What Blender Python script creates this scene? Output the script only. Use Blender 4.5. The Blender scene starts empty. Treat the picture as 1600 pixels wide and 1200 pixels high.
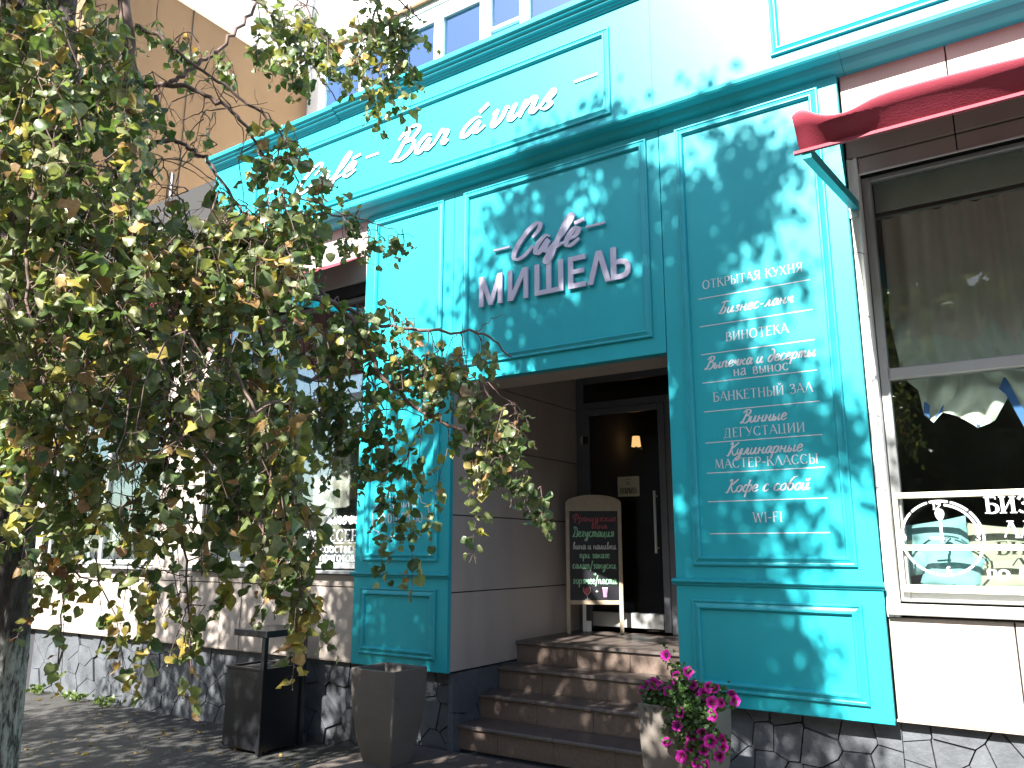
import bpy, math, random
import numpy as np
from mathutils import Vector, Matrix
random.seed(7); rng = np.random.default_rng(11)
S = bpy.context.scene; COL = S.collection

# ------------------------------------------------------------------ camera
F_PX = 1240.4; CAM = np.array([0.0, -5.2, 1.53])
_yaw, _pitch, _roll = 0.585867, 0.206051, 0.001361
def _basis():
    cy, sy = math.cos(_yaw), math.sin(_yaw)
    f0 = np.array([-sy, cy, 0]); r0 = np.array([cy, sy, 0]); u0 = np.array([0, 0, 1.])
    f = f0*math.cos(_pitch)+u0*math.sin(_pitch); u = u0*math.cos(_pitch)-f0*math.sin(_pitch)
    return r0*math.cos(_roll)+u*math.sin(_roll), u*math.cos(_roll)-r0*math.sin(_roll), f
CR, CU, CF = _basis()
cd = bpy.data.cameras.new('camera'); cam = bpy.data.objects.new('camera', cd); COL.objects.link(cam)
cd.sensor_width = 36; cd.lens = F_PX/1600*36; cd.clip_start = 0.05; cd.clip_end = 2000
cam.matrix_world = Matrix([[CR[0], CU[0], -CF[0], CAM[0]], [CR[1], CU[1], -CF[1], CAM[1]], [CR[2], CU[2], -CF[2], CAM[2]], [0, 0, 0, 1]])
S.camera = cam
def ray(x, y): return CR*(x-800)/F_PX-CU*(y-600)/F_PX+CF
def at(x, y, depth): return CAM+ray(x, y)*depth
def on_wall(x, y, Y=0.0):
    d = ray(x, y); return CAM+d*((Y-CAM[1])/d[1])
def proj(p):
    v = np.asarray(p, float)-CAM; w = v@CF
    return 800+F_PX*(v@CR)/w, 600-F_PX*(v@CU)/w, w

# ------------------------------------------------------------------ light
SUN_EL, SUN_AZ = 40.4, 4.0            # azimuth: degrees to the left of the facade's normal
sun_dir = np.array([-math.sin(math.radians(SUN_AZ))*math.cos(math.radians(SUN_EL)),
                    -math.cos(math.radians(SUN_AZ))*math.cos(math.radians(SUN_EL)), math.sin(math.radians(SUN_EL))])
W = bpy.data.worlds.new('World'); S.world = W; W.use_nodes = True
wn = W.node_tree.nodes; wl = W.node_tree.links; wn.clear()
sky = wn.new('ShaderNodeTexSky'); sky.sky_type = 'NISHITA'; sky.sun_disc = False
sky.sun_elevation = math.radians(SUN_EL); sky.sun_rotation = math.radians(180+SUN_AZ)
sky.air_density = 1.0; sky.dust_density = 1.2
bg = wn.new('ShaderNodeBackground'); bg.inputs[1].default_value = 0.068
wo = wn.new('ShaderNodeOutputWorld'); wl.new(sky.outputs[0], bg.inputs[0]); wl.new(bg.outputs[0], wo.inputs[0])
ld = bpy.data.lights.new('sun', 'SUN'); ld.energy = 5.0; ld.angle = math.radians(0.55); ld.color = (1.0, 0.955, 0.88)
sun = bpy.data.objects.new('sun', ld); COL.objects.link(sun)
sun.rotation_mode = 'QUATERNION'; sun.rotation_quaternion = Vector(sun_dir).to_track_quat('Z', 'Y'); sun.location = (-3, -12, 14)
S.view_settings.view_transform = 'Standard'; S.view_settings.look = 'None'
S.view_settings.exposure = 2.2; S.view_settings.gamma = 1; S.view_settings.use_curve_mapping = False

# ------------------------------------------------------------------ materials
def mat(name, base=(.5, .5, .5), rough=.5, metal=0, spec=.5, coat=0, bump=0, bscale=30, var=0, vscale=3, coord='Object', emit=None, estr=0):
    m = bpy.data.materials.new(name); m.use_nodes = True; n = m.node_tree.nodes; l = m.node_tree.links
    b = n['Principled BSDF']
    b.inputs['Base Color'].default_value = (*base, 1); b.inputs['Roughness'].default_value = rough
    b.inputs['Metallic'].default_value = metal; b.inputs['Specular IOR Level'].default_value = spec
    b.inputs['Coat Weight'].default_value = coat; b.inputs['Coat Roughness'].default_value = .25
    if emit: b.inputs['Emission Color'].default_value = (*emit, 1); b.inputs['Emission Strength'].default_value = estr
    tc = n.new('ShaderNodeTexCoord'); m['_tc'] = tc.name
    gp = n.new('ShaderNodeNewGeometry')
    if var:
        nz = n.new('ShaderNodeTexNoise'); nz.inputs['Scale'].default_value = vscale; nz.inputs['Detail'].default_value = 6; nz.inputs['Roughness'].default_value = .65
        l.new(gp.outputs['Position'], nz.inputs['Vector'])
        mx = n.new('ShaderNodeMix'); mx.data_type = 'RGBA'
        mr = n.new('ShaderNodeMapRange'); mr.inputs[1].default_value = .3; mr.inputs[2].default_value = .7
        l.new(nz.outputs[0], mr.inputs[0]); l.new(mr.outputs[0], mx.inputs[0])
        mx.inputs[6].default_value = (*[c*(1-var) for c in base], 1); mx.inputs[7].default_value = (*[min(1, c*(1+var)) for c in base], 1)
        l.new(mx.outputs[2], b.inputs['Base Color'])
    if bump:
        nb = n.new('ShaderNodeTexNoise'); nb.inputs['Scale'].default_value = bscale; nb.inputs['Detail'].default_value = 5
        l.new(gp.outputs['Position'], nb.inputs['Vector'])
        bp = n.new('ShaderNodeBump'); bp.inputs['Strength'].default_value = bump; bp.inputs['Distance'].default_value = .01
        l.new(nb.outputs[0], bp.inputs['Height']); l.new(bp.outputs[0], b.inputs['Normal'])
    return m
def streak(m, scale=(6, 6, .5), lo=.82, amt=1.0):
    """multiplies the base colour by soft vertical grime streaks"""
    n = m.node_tree.nodes; l = m.node_tree.links; b = n['Principled BSDF']
    gp = n.new('ShaderNodeNewGeometry'); mp = n.new('ShaderNodeMapping'); mp.inputs['Scale'].default_value = scale
    nz = n.new('ShaderNodeTexNoise'); nz.inputs['Scale'].default_value = 1; nz.inputs['Detail'].default_value = 5
    l.new(gp.outputs['Position'], mp.inputs[0]); l.new(mp.outputs[0], nz.inputs['Vector'])
    mr = n.new('ShaderNodeMapRange'); mr.inputs[1].default_value = .35; mr.inputs[2].default_value = .6; mr.inputs[3].default_value = lo; mr.inputs[4].default_value = 1
    l.new(nz.outputs[0], mr.inputs[0])
    mx = n.new('ShaderNodeMix'); mx.data_type = 'RGBA'; mx.blend_type = 'MULTIPLY'; mx.inputs[0].default_value = amt
    src = b.inputs['Base Color']
    if src.is_linked: l.new(src.links[0].from_socket, mx.inputs[6])
    else: mx.inputs[6].default_value = src.default_value
    l.new(mr.outputs[0], mx.inputs[7]); l.new(mx.outputs[2], src)
    return m
def glass_mat(name, tint=(.9, .95, .93), refl=1.0, gcol=(.93, .97, 1)):
    m = bpy.data.materials.new(name); m.use_nodes = True; n = m.node_tree.nodes; l = m.node_tree.links; n.clear()
    o = n.new('ShaderNodeOutputMaterial'); t = n.new('ShaderNodeBsdfTransparent'); t.inputs[0].default_value = (*tint, 1)
    g = n.new('ShaderNodeBsdfGlossy'); g.inputs['Roughness'].default_value = .012; g.inputs[0].default_value = (*gcol, 1)
    fr = n.new('ShaderNodeFresnel'); fr.inputs[0].default_value = 1.5
    gp = n.new('ShaderNodeNewGeometry'); nz = n.new('ShaderNodeTexNoise'); nz.inputs['Scale'].default_value = 1.3
    l.new(gp.outputs['Position'], nz.inputs['Vector']); bp = n.new('ShaderNodeBump'); bp.inputs['Strength'].default_value = .04; bp.inputs['Distance'].default_value = .05
    l.new(nz.outputs[0], bp.inputs['Height']); l.new(bp.outputs[0], g.inputs['Normal'])
    mu = n.new('ShaderNodeMath'); mu.operation = 'MULTIPLY'; mu.inputs[1].default_value = refl; mu.use_clamp = True
    mx = n.new('ShaderNodeMixShader'); l.new(fr.outputs[0], mu.inputs[0]); l.new(mu.outputs[0], mx.inputs[0])
    l.new(t.outputs[0], mx.inputs[1]); l.new(g.outputs[0], mx.inputs[2]); l.new(mx.outputs[0], o.inputs[0])
    return m
def leaf_mat(name, back=(1.7, 1.5, 2.1), trans=.36, rough=.38):
    m = bpy.data.materials.new(name); m.use_nodes = True; n = m.node_tree.nodes; l = m.node_tree.links; b = n['Principled BSDF']
    at_ = n.new('ShaderNodeAttribute'); at_.attribute_name = 'tint'
    gp = n.new('ShaderNodeNewGeometry'); nz = n.new('ShaderNodeTexNoise'); nz.inputs['Scale'].default_value = 60; nz.inputs['Detail'].default_value = 3
    l.new(gp.outputs['Position'], nz.inputs['Vector'])
    mr = n.new('ShaderNodeMapRange'); mr.inputs[1].default_value = .3; mr.inputs[2].default_value = .7; mr.inputs[3].default_value = .72; mr.inputs[4].default_value = 1.2
    l.new(nz.outputs[0], mr.inputs[0])
    mm = n.new('ShaderNodeMix'); mm.data_type = 'RGBA'; mm.blend_type = 'MULTIPLY'; mm.inputs[0].default_value = 1
    l.new(at_.outputs['Color'], mm.inputs[6]); l.new(mr.outputs[0], mm.inputs[7])
    m2 = n.new('ShaderNodeMix'); m2.data_type = 'RGBA'; m2.blend_type = 'MULTIPLY'; m2.inputs[7].default_value = (*back, 1)
    l.new(gp.outputs['Backfacing'], m2.inputs[0]); l.new(mm.outputs[2], m2.inputs[6])
    l.new(m2.outputs[2], b.inputs['Base Color']); b.inputs['Roughness'].default_value = rough
    b.inputs['Specular IOR Level'].default_value = .45
    tr = n.new('ShaderNodeBsdfTranslucent'); 
    m3 = n.new('ShaderNodeMix'); m3.data_type = 'RGBA'; m3.blend_type = 'MULTIPLY'; m3.inputs[0].default_value = 1; m3.inputs[7].default_value = (1.4, 1.5, .75, 1)
    l.new(mm.outputs[2], m3.inputs[6]); l.new(m3.outputs[2], tr.inputs[0])
    ms = n.new('ShaderNodeMixShader'); ms.inputs[0].default_value = trans
    l.new(b.outputs[0], ms.inputs[1]); l.new(tr.outputs[0], ms.inputs[2]); l.new(ms.outputs[0], n['Material Output'].inputs[0])
    return m

TURQ = (.020, .39, .46)
M = {}
M['turq'] = streak(mat('turquoise_panel_paint', TURQ, rough=.42, spec=.3, var=.05, vscale=2.2, bump=.05, bscale=9), (3, 3, .35), .93)
M['turq_trim'] = mat('turquoise_trim_paint', (.018, .35, .42), rough=.4, spec=.45, var=.06, vscale=8)
M['beige'] = streak(mat('beige_cladding', (.43, .375, .335), rough=.42, spec=.45, var=.05, vscale=1.5, bump=.04, bscale=6), (4, 4, .4), .9)
M['beige_ceiling'] = mat('beige_soffit', (.40, .33, .28), rough=.5, var=.05)
M['core'] = mat('dark_wall_core', (.03, .03, .03), rough=.9)
M['tan'] = streak(mat('tan_render', (.20, .125, .064), rough=.85, var=.07, vscale=1.2, bump=.3, bscale=60), (1.5, 1.5, .3), .9)
M['white_wall'] = streak(mat('white_render', (.74, .73, .71), rough=.8, var=.04, bump=.2, bscale=50), (2, 2, .3), .9)
M['white'] = mat('white_upvc', (.78, .78, .76), rough=.35, var=.03, vscale=6)
M['alu'] = mat('grey_window_profile', (.34, .35, .35), rough=.38, metal=.3, var=.05, vscale=5)
M['door'] = mat('dark_door_profile', (.13, .14, .165), rough=.35, metal=.2, var=.08)
M['glass'] = glass_mat('window_glass', refl=.6)
M['glass_up'] = glass_mat('balcony_glass', tint=(.55, .62, .68), refl=9, gcol=(.5, .72, 1))
M['glass_door'] = glass_mat('door_glass', tint=(.7, .7, .72), refl=.7)
M['slate'] = mat('slate_stone', (.08, .088, .10), rough=.62, spec=.4, var=.28, vscale=5, bump=.5, bscale=35)
M['mortar'] = mat('dark_mortar', (.028, .028, .034), rough=.95, bump=.5)
M['granite'] = mat('brown_stone_tile', (.14, .105, .087), rough=.34, spec=.5, var=.22, vscale=45, bump=.12, bscale=80)
M['granite_d'] = mat('tile_nosing', (.085, .068, .061), rough=.4, var=.2, vscale=40)
M['red'] = mat('awning_cloth', (.25, .03, .052), rough=.62, spec=.35, var=.08, vscale=9, bump=.15, bscale=120)
M['letter'] = mat('brushed_sign_letter', (.50, .47, .60), rough=.4, metal=.0, spec=.5)
M['print'] = mat('white_vinyl_print', (.62, .63, .67), rough=.5)
M['planter'] = mat('taupe_planter', (.135, .118, .104), rough=.55, var=.09, vscale=6, bump=.12, bscale=70)
M['soil'] = mat('dark_soil', (.03, .022, .018), rough=.95, bump=1, bscale=60)
M['bin'] = mat('black_powder_coated_steel', (.012, .0125, .015), rough=.3, spec=.6, var=.1, bump=.08, bscale=40)
M['wood'] = mat('beige_painted_wood', (.40, .33, .24), rough=.5, var=.12, vscale=14, bump=.15, bscale=60)
M['pine'] = mat('whitewashed_pine', (.66, .62, .47), rough=.6, var=.14, vscale=18, bump=.2, bscale=60)
M['board'] = mat('chalkboard', (.012, .012, .017), rough=.45, var=.3, vscale=12)
M['bark'] = None
M['twig'] = mat('twig_bark', (.13, .085, .075), rough=.85, var=.35, vscale=30)
M['leaf'] = leaf_mat('linden_leaf')
M['pleaf'] = leaf_mat('petunia_leaf', back=(1.1, 1.1, 1.1), trans=.3)
M['petal'] = leaf_mat('petunia_petal', back=(.9, .9, .9), trans=.35, rough=.6)
M['curtain'] = mat('taupe_curtain', (.62, .52, .47), rough=.9, var=.1, vscale=4, bump=.2, bscale=150)
M['curtain_w'] = mat('cream_lining', (.58, .58, .52), rough=.9, var=.08, vscale=8)
M['blue'] = mat('blue_hem', (.05, .13, .34), rough=.8)
M['cush_blue'] = mat('pale_blue_cushion', (.17, .31, .34), rough=.9, var=.06, vscale=8, bump=.3, bscale=200)
M['cush_beige'] = mat('beige_cushion', (.27, .25, .20), rough=.9, var=.06, vscale=8, bump=.3, bscale=200)
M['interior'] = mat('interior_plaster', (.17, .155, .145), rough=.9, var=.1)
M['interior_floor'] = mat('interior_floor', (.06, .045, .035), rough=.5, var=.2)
M['paper'] = mat('cream_paper', (.42, .40, .30), rough=.7)
M['ink'] = mat('dark_ink', (.05, .05, .05), rough=.7)
M['lamp'] = mat('lit_lamp_shade', (.7, .5, .3), rough=.6, emit=(1.0, .58, .20), estr=.5)
M['steel'] = mat('galvanised_flashing', (.55, .56, .57), rough=.35, metal=.6, var=.08)
M['chalk_g'] = mat('green_chalk', (.30, .62, .38), rough=.9); M['chalk_w'] = mat('white_chalk', (.6, .6, .58), rough=.9)
M['chalk_r'] = mat('red_chalk', (.5, .10, .13), rough=.9); M['chalk_p'] = mat('pink_chalk', (.62, .28, .5), rough=.9)
M['weed'] = leaf_mat('weed_leaf', back=(1, 1, 1), trans=.3)

def bark_mat():
    m = mat('linden_bark', (.07, .06, .055), rough=.95); n = m.node_tree.nodes; l = m.node_tree.links; b = n['Principled BSDF']
    g = n.new('ShaderNodeNewGeometry'); sp = n.new('ShaderNodeSeparateXYZ'); l.new(g.outputs['Position'], sp.inputs[0])
    mp = n.new('ShaderNodeMapping'); mp.inputs['Scale'].default_value = (42, 42, 11); l.new(g.outputs['Position'], mp.inputs[0])
    nz = n.new('ShaderNodeTexNoise'); nz.inputs['Scale'].default_value = 1; nz.inputs['Detail'].default_value = 7; nz.inputs['Roughness'].default_value = .7; l.new(mp.outputs[0], nz.inputs['Vector'])
    cr = n.new('ShaderNodeValToRGB'); cr.color_ramp.elements[0].position = .35; cr.color_ramp.elements[0].color = (.02, .017, .017, 1)
    cr.color_ramp.elements[1].position = .68; cr.color_ramp.elements[1].color = (.12, .10, .095, 1); l.new(nz.outputs[0], cr.inputs[0])
    wr = n.new('ShaderNodeValToRGB'); wr.color_ramp.elements[0].position = .40; wr.color_ramp.elements[0].color = (.05, .048, .045, 1)
    wr.color_ramp.elements[1].position = .55; wr.color_ramp.elements[1].color = (.37, .37, .34, 1); l.new(nz.outputs[0], wr.inputs[0])
    n2 = n.new('ShaderNodeTexNoise'); n2.inputs['Scale'].default_value = 9; n2.inputs['Detail'].default_value = 5; l.new(g.outputs['Position'], n2.inputs['Vector'])
    ad = n.new('ShaderNodeMath'); ad.operation = 'MULTIPLY_ADD'; ad.inputs[1].default_value = .7; l.new(n2.outputs[0], ad.inputs[0]); l.new(sp.outputs[2], ad.inputs[2])
    mr = n.new('ShaderNodeMapRange'); mr.inputs[1].default_value = 1.36; mr.inputs[2].default_value = 1.5; mr.inputs[3].default_value = 1; mr.inputs[4].default_value = 0
    l.new(ad.outputs[0], mr.inputs[0]); mx = n.new('ShaderNodeMix'); mx.data_type = 'RGBA'
    l.new(mr.outputs[0], mx.inputs[0]); l.new(cr.outputs[0], mx.inputs[6]); l.new(wr.outputs[0], mx.inputs[7]); l.new(mx.outputs[2], b.inputs['Base Color'])
    bp = n.new('ShaderNodeBump'); bp.inputs['Strength'].default_value = .8; bp.inputs['Distance'].default_value = .02; l.new(nz.outputs[0], bp.inputs['Height']); l.new(bp.outputs[0], b.inputs['Normal'])
    return m
M['bark'] = bark_mat()
def ground_mat():
    m = mat('worn_asphalt', (.048, .047, .044), rough=.9, var=.2, vscale=2.5, bump=.9, bscale=140)
    n = m.node_tree.nodes; l = m.node_tree.links; b = n['Principled BSDF']
    g = n.new('ShaderNodeNewGeometry'); v = n.new('ShaderNodeTexVoronoi'); v.inputs['Scale'].default_value = 90; l.new(g.outputs['Position'], v.inputs['Vector'])
    mr = n.new('ShaderNodeMapRange'); mr.inputs[1].default_value = 0; mr.inputs[2].default_value = .6; mr.inputs[3].default_value = 1.45; mr.inputs[4].default_value = .75; l.new(v.outputs['Distance'], mr.inputs[0])
    mx = n.new('ShaderNodeMix'); mx.data_type = 'RGBA'; mx.blend_type = 'MULTIPLY'; mx.inputs[0].default_value = 1
    l.new(b.inputs['Base Color'].links[0].from_socket, mx.inputs[6]); l.new(mr.outputs[0], mx.inputs[7]); l.new(mx.outputs[2], b.inputs['Base Color'])
    return m
M['asphalt'] = ground_mat()
M['apron'] = mat('pale_paving', (.10, .08, .07), rough=.75, var=.15, vscale=10, bump=.3, bscale=90)

# ------------------------------------------------------------------ object helpers
def link(name, me, m=None, parent=None, smooth=False):
    o = bpy.data.objects.new(name, me); COL.objects.link(o)
    if m is not None:
        for mm in (m if isinstance(m, (list, tuple)) else [m]): me.materials.append(mm)
    if parent: o.parent = parent
    if smooth: me.polygons.foreach_set('use_smooth', [True]*len(me.polygons))
    return o
def thing(name, label, cat, loc=(0, 0, 0), group=None):
    o = bpy.data.objects.new(name, None); COL.objects.link(o); o.empty_display_size = .1
    o.location = loc; o['label'] = label; o['category'] = cat
    if group: o['group'] = group
    return o
def tag(o, label=None, cat=None, group=None, kind=None):
    for k, v in (('label', label), ('category', cat), ('group', group), ('kind', kind)):
        if v: o[k] = v
    return o
class MB:
    def __init__(s): s.v = []; s.f = []
    def add(s, vs, fs):
        k = len(s.v); s.v += [tuple(map(float, p)) for p in vs]; s.f += [tuple(i+k for i in f) for f in fs]; return s
    def box(s, x0, x1, y0, y1, z0, z1):
        return s.add([(x0, y0, z0), (x1, y0, z0), (x1, y1, z0), (x0, y1, z0), (x0, y0, z1), (x1, y0, z1), (x1, y1, z1), (x0, y1, z1)],
                     [(0, 3, 2, 1), (4, 5, 6, 7), (0, 1, 5, 4), (1, 2, 6, 5), (2, 3, 7, 6), (3, 0, 4, 7)])
    def bbox(s, x0, x1, y0, y1, z0, z1, b=.006):
        """box with its vertical and front edges chamfered (front = -Y)"""
        p = [(x0+b, y0, z0+b), (x1-b, y0, z0+b), (x1-b, y0, z1-b), (x0+b, y0, z1-b), (x0, y0+b, z0), (x1, y0+b, z0), (x1, y0+b, z1), (x0, y0+b, z1),
             (x0, y1, z0), (x1, y1, z0), (x1, y1, z1), (x0, y1, z1)]
        return s.add(p, [(0, 1, 2, 3), (0, 4, 5, 1), (1, 5, 6, 2), (2, 6, 7, 3), (3, 7, 4, 0), (4, 8, 9, 5), (5, 9, 10, 6), (6, 10, 11, 7), (7, 11, 8, 4), (8, 11, 10, 9)])
    def prism(s, poly, y0, y1, inset=0.0):
        """polygon in XZ (ccw seen from -Y) extruded from y1 (back) to y0 (front)"""
        n = len(poly); cx = sum(p[0] for p in poly)/n; cz = sum(p[1] for p in poly)/n
        fr = [(p[0]+(cx-p[0])*inset, y0, p[1]+(cz-p[1])*inset) for p in poly]
        bk = [(p[0], y1, p[1]) for p in poly]
        return s.add(fr+bk, [tuple(range(n)), tuple(range(2*n-1, n-1, -1))]+[(i, i+n, (i+1) % n+n, (i+1) % n) for i in range(n)])
    def prof_x(s, prof, x0, x1):
        """closed (y,z) profile extruded along X"""
        n = len(prof)
        return s.add([(x0, y, z) for y, z in prof]+[(x1, y, z) for y, z in prof],
                     [tuple(range(n-1, -1, -1)), tuple(range(n, 2*n))]+[(i, (i+1) % n, (i+1) % n+n, i+n) for i in range(n)])
    def frame(s, x0, x1, z0, z1, prof, y=0.0):
        """mitred moulding round a rectangle on the plane Y=y; prof = (inset, height towards -Y)"""
        n = len(prof); vs = []
        for u, h in prof: vs += [(x0+u, y-h, z0+u), (x1-u, y-h, z0+u), (x1-u, y-h, z1-u), (x0+u, y-h, z1-u)]
        fs = []
        for k in range(n-1):
            for i in range(4):
                j = (i+1) % 4; fs.append((4*k+i, 4*k+j, 4*k+4+j, 4*k+4+i))
        return s.add(vs, fs)
    def cyl(s, p, q, r, n=10, r2=None):
        p = Vector(p); q = Vector(q); d = (q-p).normalized(); a = d.orthogonal().normalized(); b = d.cross(a); r2 = r if r2 is None else r2
        vs = [p+(a*math.cos(t)+b*math.sin(t))*r for t in [2*math.pi*i/n for i in range(n)]]+[q+(a*math.cos(t)+b*math.sin(t))*r2 for t in [2*math.pi*i/n for i in range(n)]]
        return s.add(vs, [tuple(range(n-1, -1, -1)), tuple(range(n, 2*n))]+[(i, (i+1) % n, (i+1) % n+n, i+n) for i in range(n)])
    def tube(s, pts, rs, n=6):
        pts = [Vector(p) for p in pts]; k0 = len(s.v); m = len(pts)
        up = None
        for i, p in enumerate(pts):
            d = (pts[min(i+1, m-1)]-pts[max(i-1, 0)]); d = d.normalized() if d.length > 1e-9 else Vector((0, 0, 1))
            if up is None: up = d.orthogonal().normalized()
            a = (up-d*up.dot(d)); a = a.normalized() if a.length > 1e-6 else d.orthogonal().normalized(); up = a; b = d.cross(a)
            for j in range(n):
                t = 2*math.pi*j/n; s.v.append(tuple(p+(a*math.cos(t)+b*math.sin(t))*rs[i]))
        for i in range(m-1):
            for j in range(n):
                s.f.append((k0+i*n+j, k0+i*n+(j+1) % n, k0+(i+1)*n+(j+1) % n, k0+(i+1)*n+j))
        s.f.append(tuple(k0+j for j in range(n-1, -1, -1))); s.f.append(tuple(k0+(m-1)*n+j for j in range(n)))
        return s
    def mesh(s, name):
        me = bpy.data.meshes.new(name); me.from_pydata(s.v, [], s.f); me.update(); return me
    def build(s, name, m, parent=None, smooth=False, kind=None, label=None):
        o = link(name, s.mesh(name), m, parent, smooth)
        if kind: o['kind'] = kind
        if label: o['label'] = label
        return o
def B(name, m, x0, x1, y0, y1, z0, z1, parent=None, **k): return MB().box(x0, x1, y0, y1, z0, z1).build(name, m, parent, **k)
def BB(name, m, x0, x1, y0, y1, z0, z1, parent=None, b=.006, **k): return MB().bbox(x0, x1, y0, y1, z0, z1, b).build(name, m, parent, **k)

# ------------------------------------------------------------------ lettering drawn as strokes
def catmull(P, n=6):
    P = [np.array(p, float) for p in P]; Q = [2*P[0]-P[1]]+P+[2*P[-1]-P[-2]]; out = []
    for i in range(1, len(Q)-2):
        for k in range(n):
            t = k/n; a, b, c, d = Q[i-1], Q[i], Q[i+1], Q[i+2]
            out.append(.5*((2*b)+(c-a)*t+(2*a-5*b+4*c-d)*t*t+(3*b-a-3*c+d)*t**3))
    out.append(P[-1]); return out
T_, N_, R_ = 't', 'n', 'r'       # thick straight, thin straight, round
def st(x=.1, a=0, b=1): return (T_, [(x, a), (x, b)])
CAPS = {
 'А': (.72, [(N_, [(0, 0), (.34, 1)]), (T_, [(.34, 1), (.68, 0)]), (N_, [(.12, .36), (.56, .36)])]),
 'Б': (.66, [st(), (N_, [(.1, 1), (.52, 1), (.52, .86)]), (R_, [(.1, .56), (.36, .57), (.56, .42), (.56, .14), (.36, 0), (.1, 0)])]),
 'В': (.66, [st(), (R_, [(.1, 1), (.34, 1), (.47, .88), (.46, .66), (.32, .55), (.1, .54)]), (R_, [(.3, .55), (.54, .45), (.56, .14), (.36, 0), (.1, 0)])]),
 'Г': (.56, [st(), (N_, [(.1, 1), (.52, 1), (.52, .84)])]),
 'Д': (.8, [(N_, [(.1, 0), (.22, .35), (.27, 1)]), (N_, [(.27, 1), (.6, 1)]), (T_, [(.6, 1), (.6, 0)]), (N_, [(0, -.2), (0, 0), (.72, 0), (.72, -.2)])]),
 'Е': (.6, [st(), (N_, [(.1, 1), (.5, 1), (.5, .86)]), (N_, [(.1, .53), (.42, .53)]), (N_, [(.1, 0), (.53, 0), (.53, .15)])]),
 'З': (.58, [(R_, [(.06, .82), (.2, 1), (.42, .94), (.43, .68), (.22, .55)]), (R_, [(.22, .55), (.5, .46), (.52, .14), (.28, 0), (.03, .13)])]),
 'И': (.76, [st(), st(.62), (N_, [(.1, 0), (.62, 1)])]),
 'Й': (.76, [st(), st(.62), (N_, [(.1, 0), (.62, 1)]), (R_, [(.22, 1.25), (.36, 1.12), (.5, 1.25)])]),
 'К': (.68, [st(), (N_, [(.1, .46), (.56, 1)]), (T_, [(.26, .62), (.64, 0)])]),
 'Л': (.7, [(N_, [(0, 0), (.34, 1)]), (T_, [(.34, 1), (.67, 0)])]),
 'М': (.9, [(N_, [(.06, 0), (.13, 1)]), (T_, [(.13, 1), (.43, .08)]), (N_, [(.43, .08), (.72, 1)]), (T_, [(.72, 1), (.8, 0)])]),
 'Н': (.76, [st(), st(.62), (N_, [(.1, .52), (.62, .52)])]),
 'О': (.82, [(R_, [(.38, 1), (.13, .85), (.04, .5), (.13, .15), (.38, 0), (.63, .15), (.72, .5), (.63, .85), (.38, 1)])]),
 'П': (.74, [st(), st(.6), (N_, [(.1, 1), (.6, 1)])]),
 'Р': (.6, [st(), (R_, [(.1, 1), (.36, 1), (.52, .86), (.52, .62), (.36, .48), (.1, .48)])]),
 'С': (.7, [(R_, [(.6, .82), (.45, .98), (.2, .92), (.05, .6), (.08, .25), (.28, .02), (.5, .04), (.62, .2)])]),
 'Т': (.66, [st(.31), (N_, [(.02, .84), (.02, 1), (.6, 1), (.6, .84)])]),
 'У': (.64, [(T_, [(.02, 1), (.32, .4)]), (N_, [(.58, 1), (.26, .05), (.1, .02)])]),
 'Х': (.68, [(T_, [(.04, 1), (.6, 0)]), (N_, [(.58, 1), (.04, 0)])]),
 'Ц': (.78, [st(), st(.58), (N_, [(.1, 0), (.7, 0), (.7, -.2)])]),
 'Ч': (.68, [st(.56), (R_, [(.08, 1), (.08, .6), (.25, .48), (.56, .52)])]),
 'Ш': (.98, [st(), st(.46), st(.82), (N_, [(.1, 0), (.82, 0)])]),
 'Ы': (.86, [st(), st(.74), (R_, [(.1, .56), (.34, .56), (.48, .42), (.48, .14), (.34, 0), (.1, 0)])]),
 'Ь': (.62, [st(), (R_, [(.1, .56), (.36, .57), (.53, .42), (.53, .14), (.36, 0), (.1, 0)])]),
 'Я': (.66, [st(.54), (R_, [(.54, 1), (.28, 1), (.12, .86), (.12, .64), (.28, .5), (.54, .5)]), (T_, [(.36, .5), (.06, 0)])]),
 'W': (1.0, [(T_, [(.02, 1), (.25, 0)]), (N_, [(.25, 0), (.48, .9)]), (T_, [(.48, .9), (.7, 0)]), (N_, [(.7, 0), (.94, 1)])]),
 'I': (.3, [st(.14)]), 'F': (.56, [st(), (N_, [(.1, 1), (.5, 1), (.5, .86)]), (N_, [(.1, .52), (.42, .52)])]),
 '-': (.36, [(T_, [(.05, .42), (.28, .42)])]), '.': (.2, [(T_, [(.05, 0), (.05, .08)])]), ':': (.22, [(T_, [(.08, .1), (.08, .18)]), (T_, [(.08, .6), (.08, .68)])]),
 '0': (.56, [(R_, [(.26, 1), (.06, .8), (.04, .5), (.06, .2), (.26, 0), (.46, .2), (.48, .5), (.46, .8), (.26, 1)])]),
 '1': (.36, [(N_, [(.04, .8), (.2, 1)]), st(.2)]), '2': (.56, [(R_, [(.06, .8), (.2, 1), (.42, .95), (.44, .7), (.2, .3), (.04, 0)]), (N_, [(.04, 0), (.48, 0)])]),
 '3': (.56, [(R_, [(.06, .85), (.2, 1), (.42, .94), (.42, .68), (.22, .55)]), (R_, [(.22, .55), (.48, .45), (.48, .14), (.26, 0), (.03, .14)])]),
 '6': (.56, [(R_, [(.44, .9), (.25, 1), (.08, .75), (.05, .35), (.15, .05), (.35, .02), (.48, .25), (.38, .52), (.15, .5), (.06, .3)])]),
 '9': (.56, [(R_, [(.06, .1), (.25, 0), (.42, .25), (.45, .65), (.35, .95), (.15, .98), (.02, .75), (.12, .48), (.35, .5), (.44, .7)])]),
 ' ': (.34, []),
}
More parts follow.
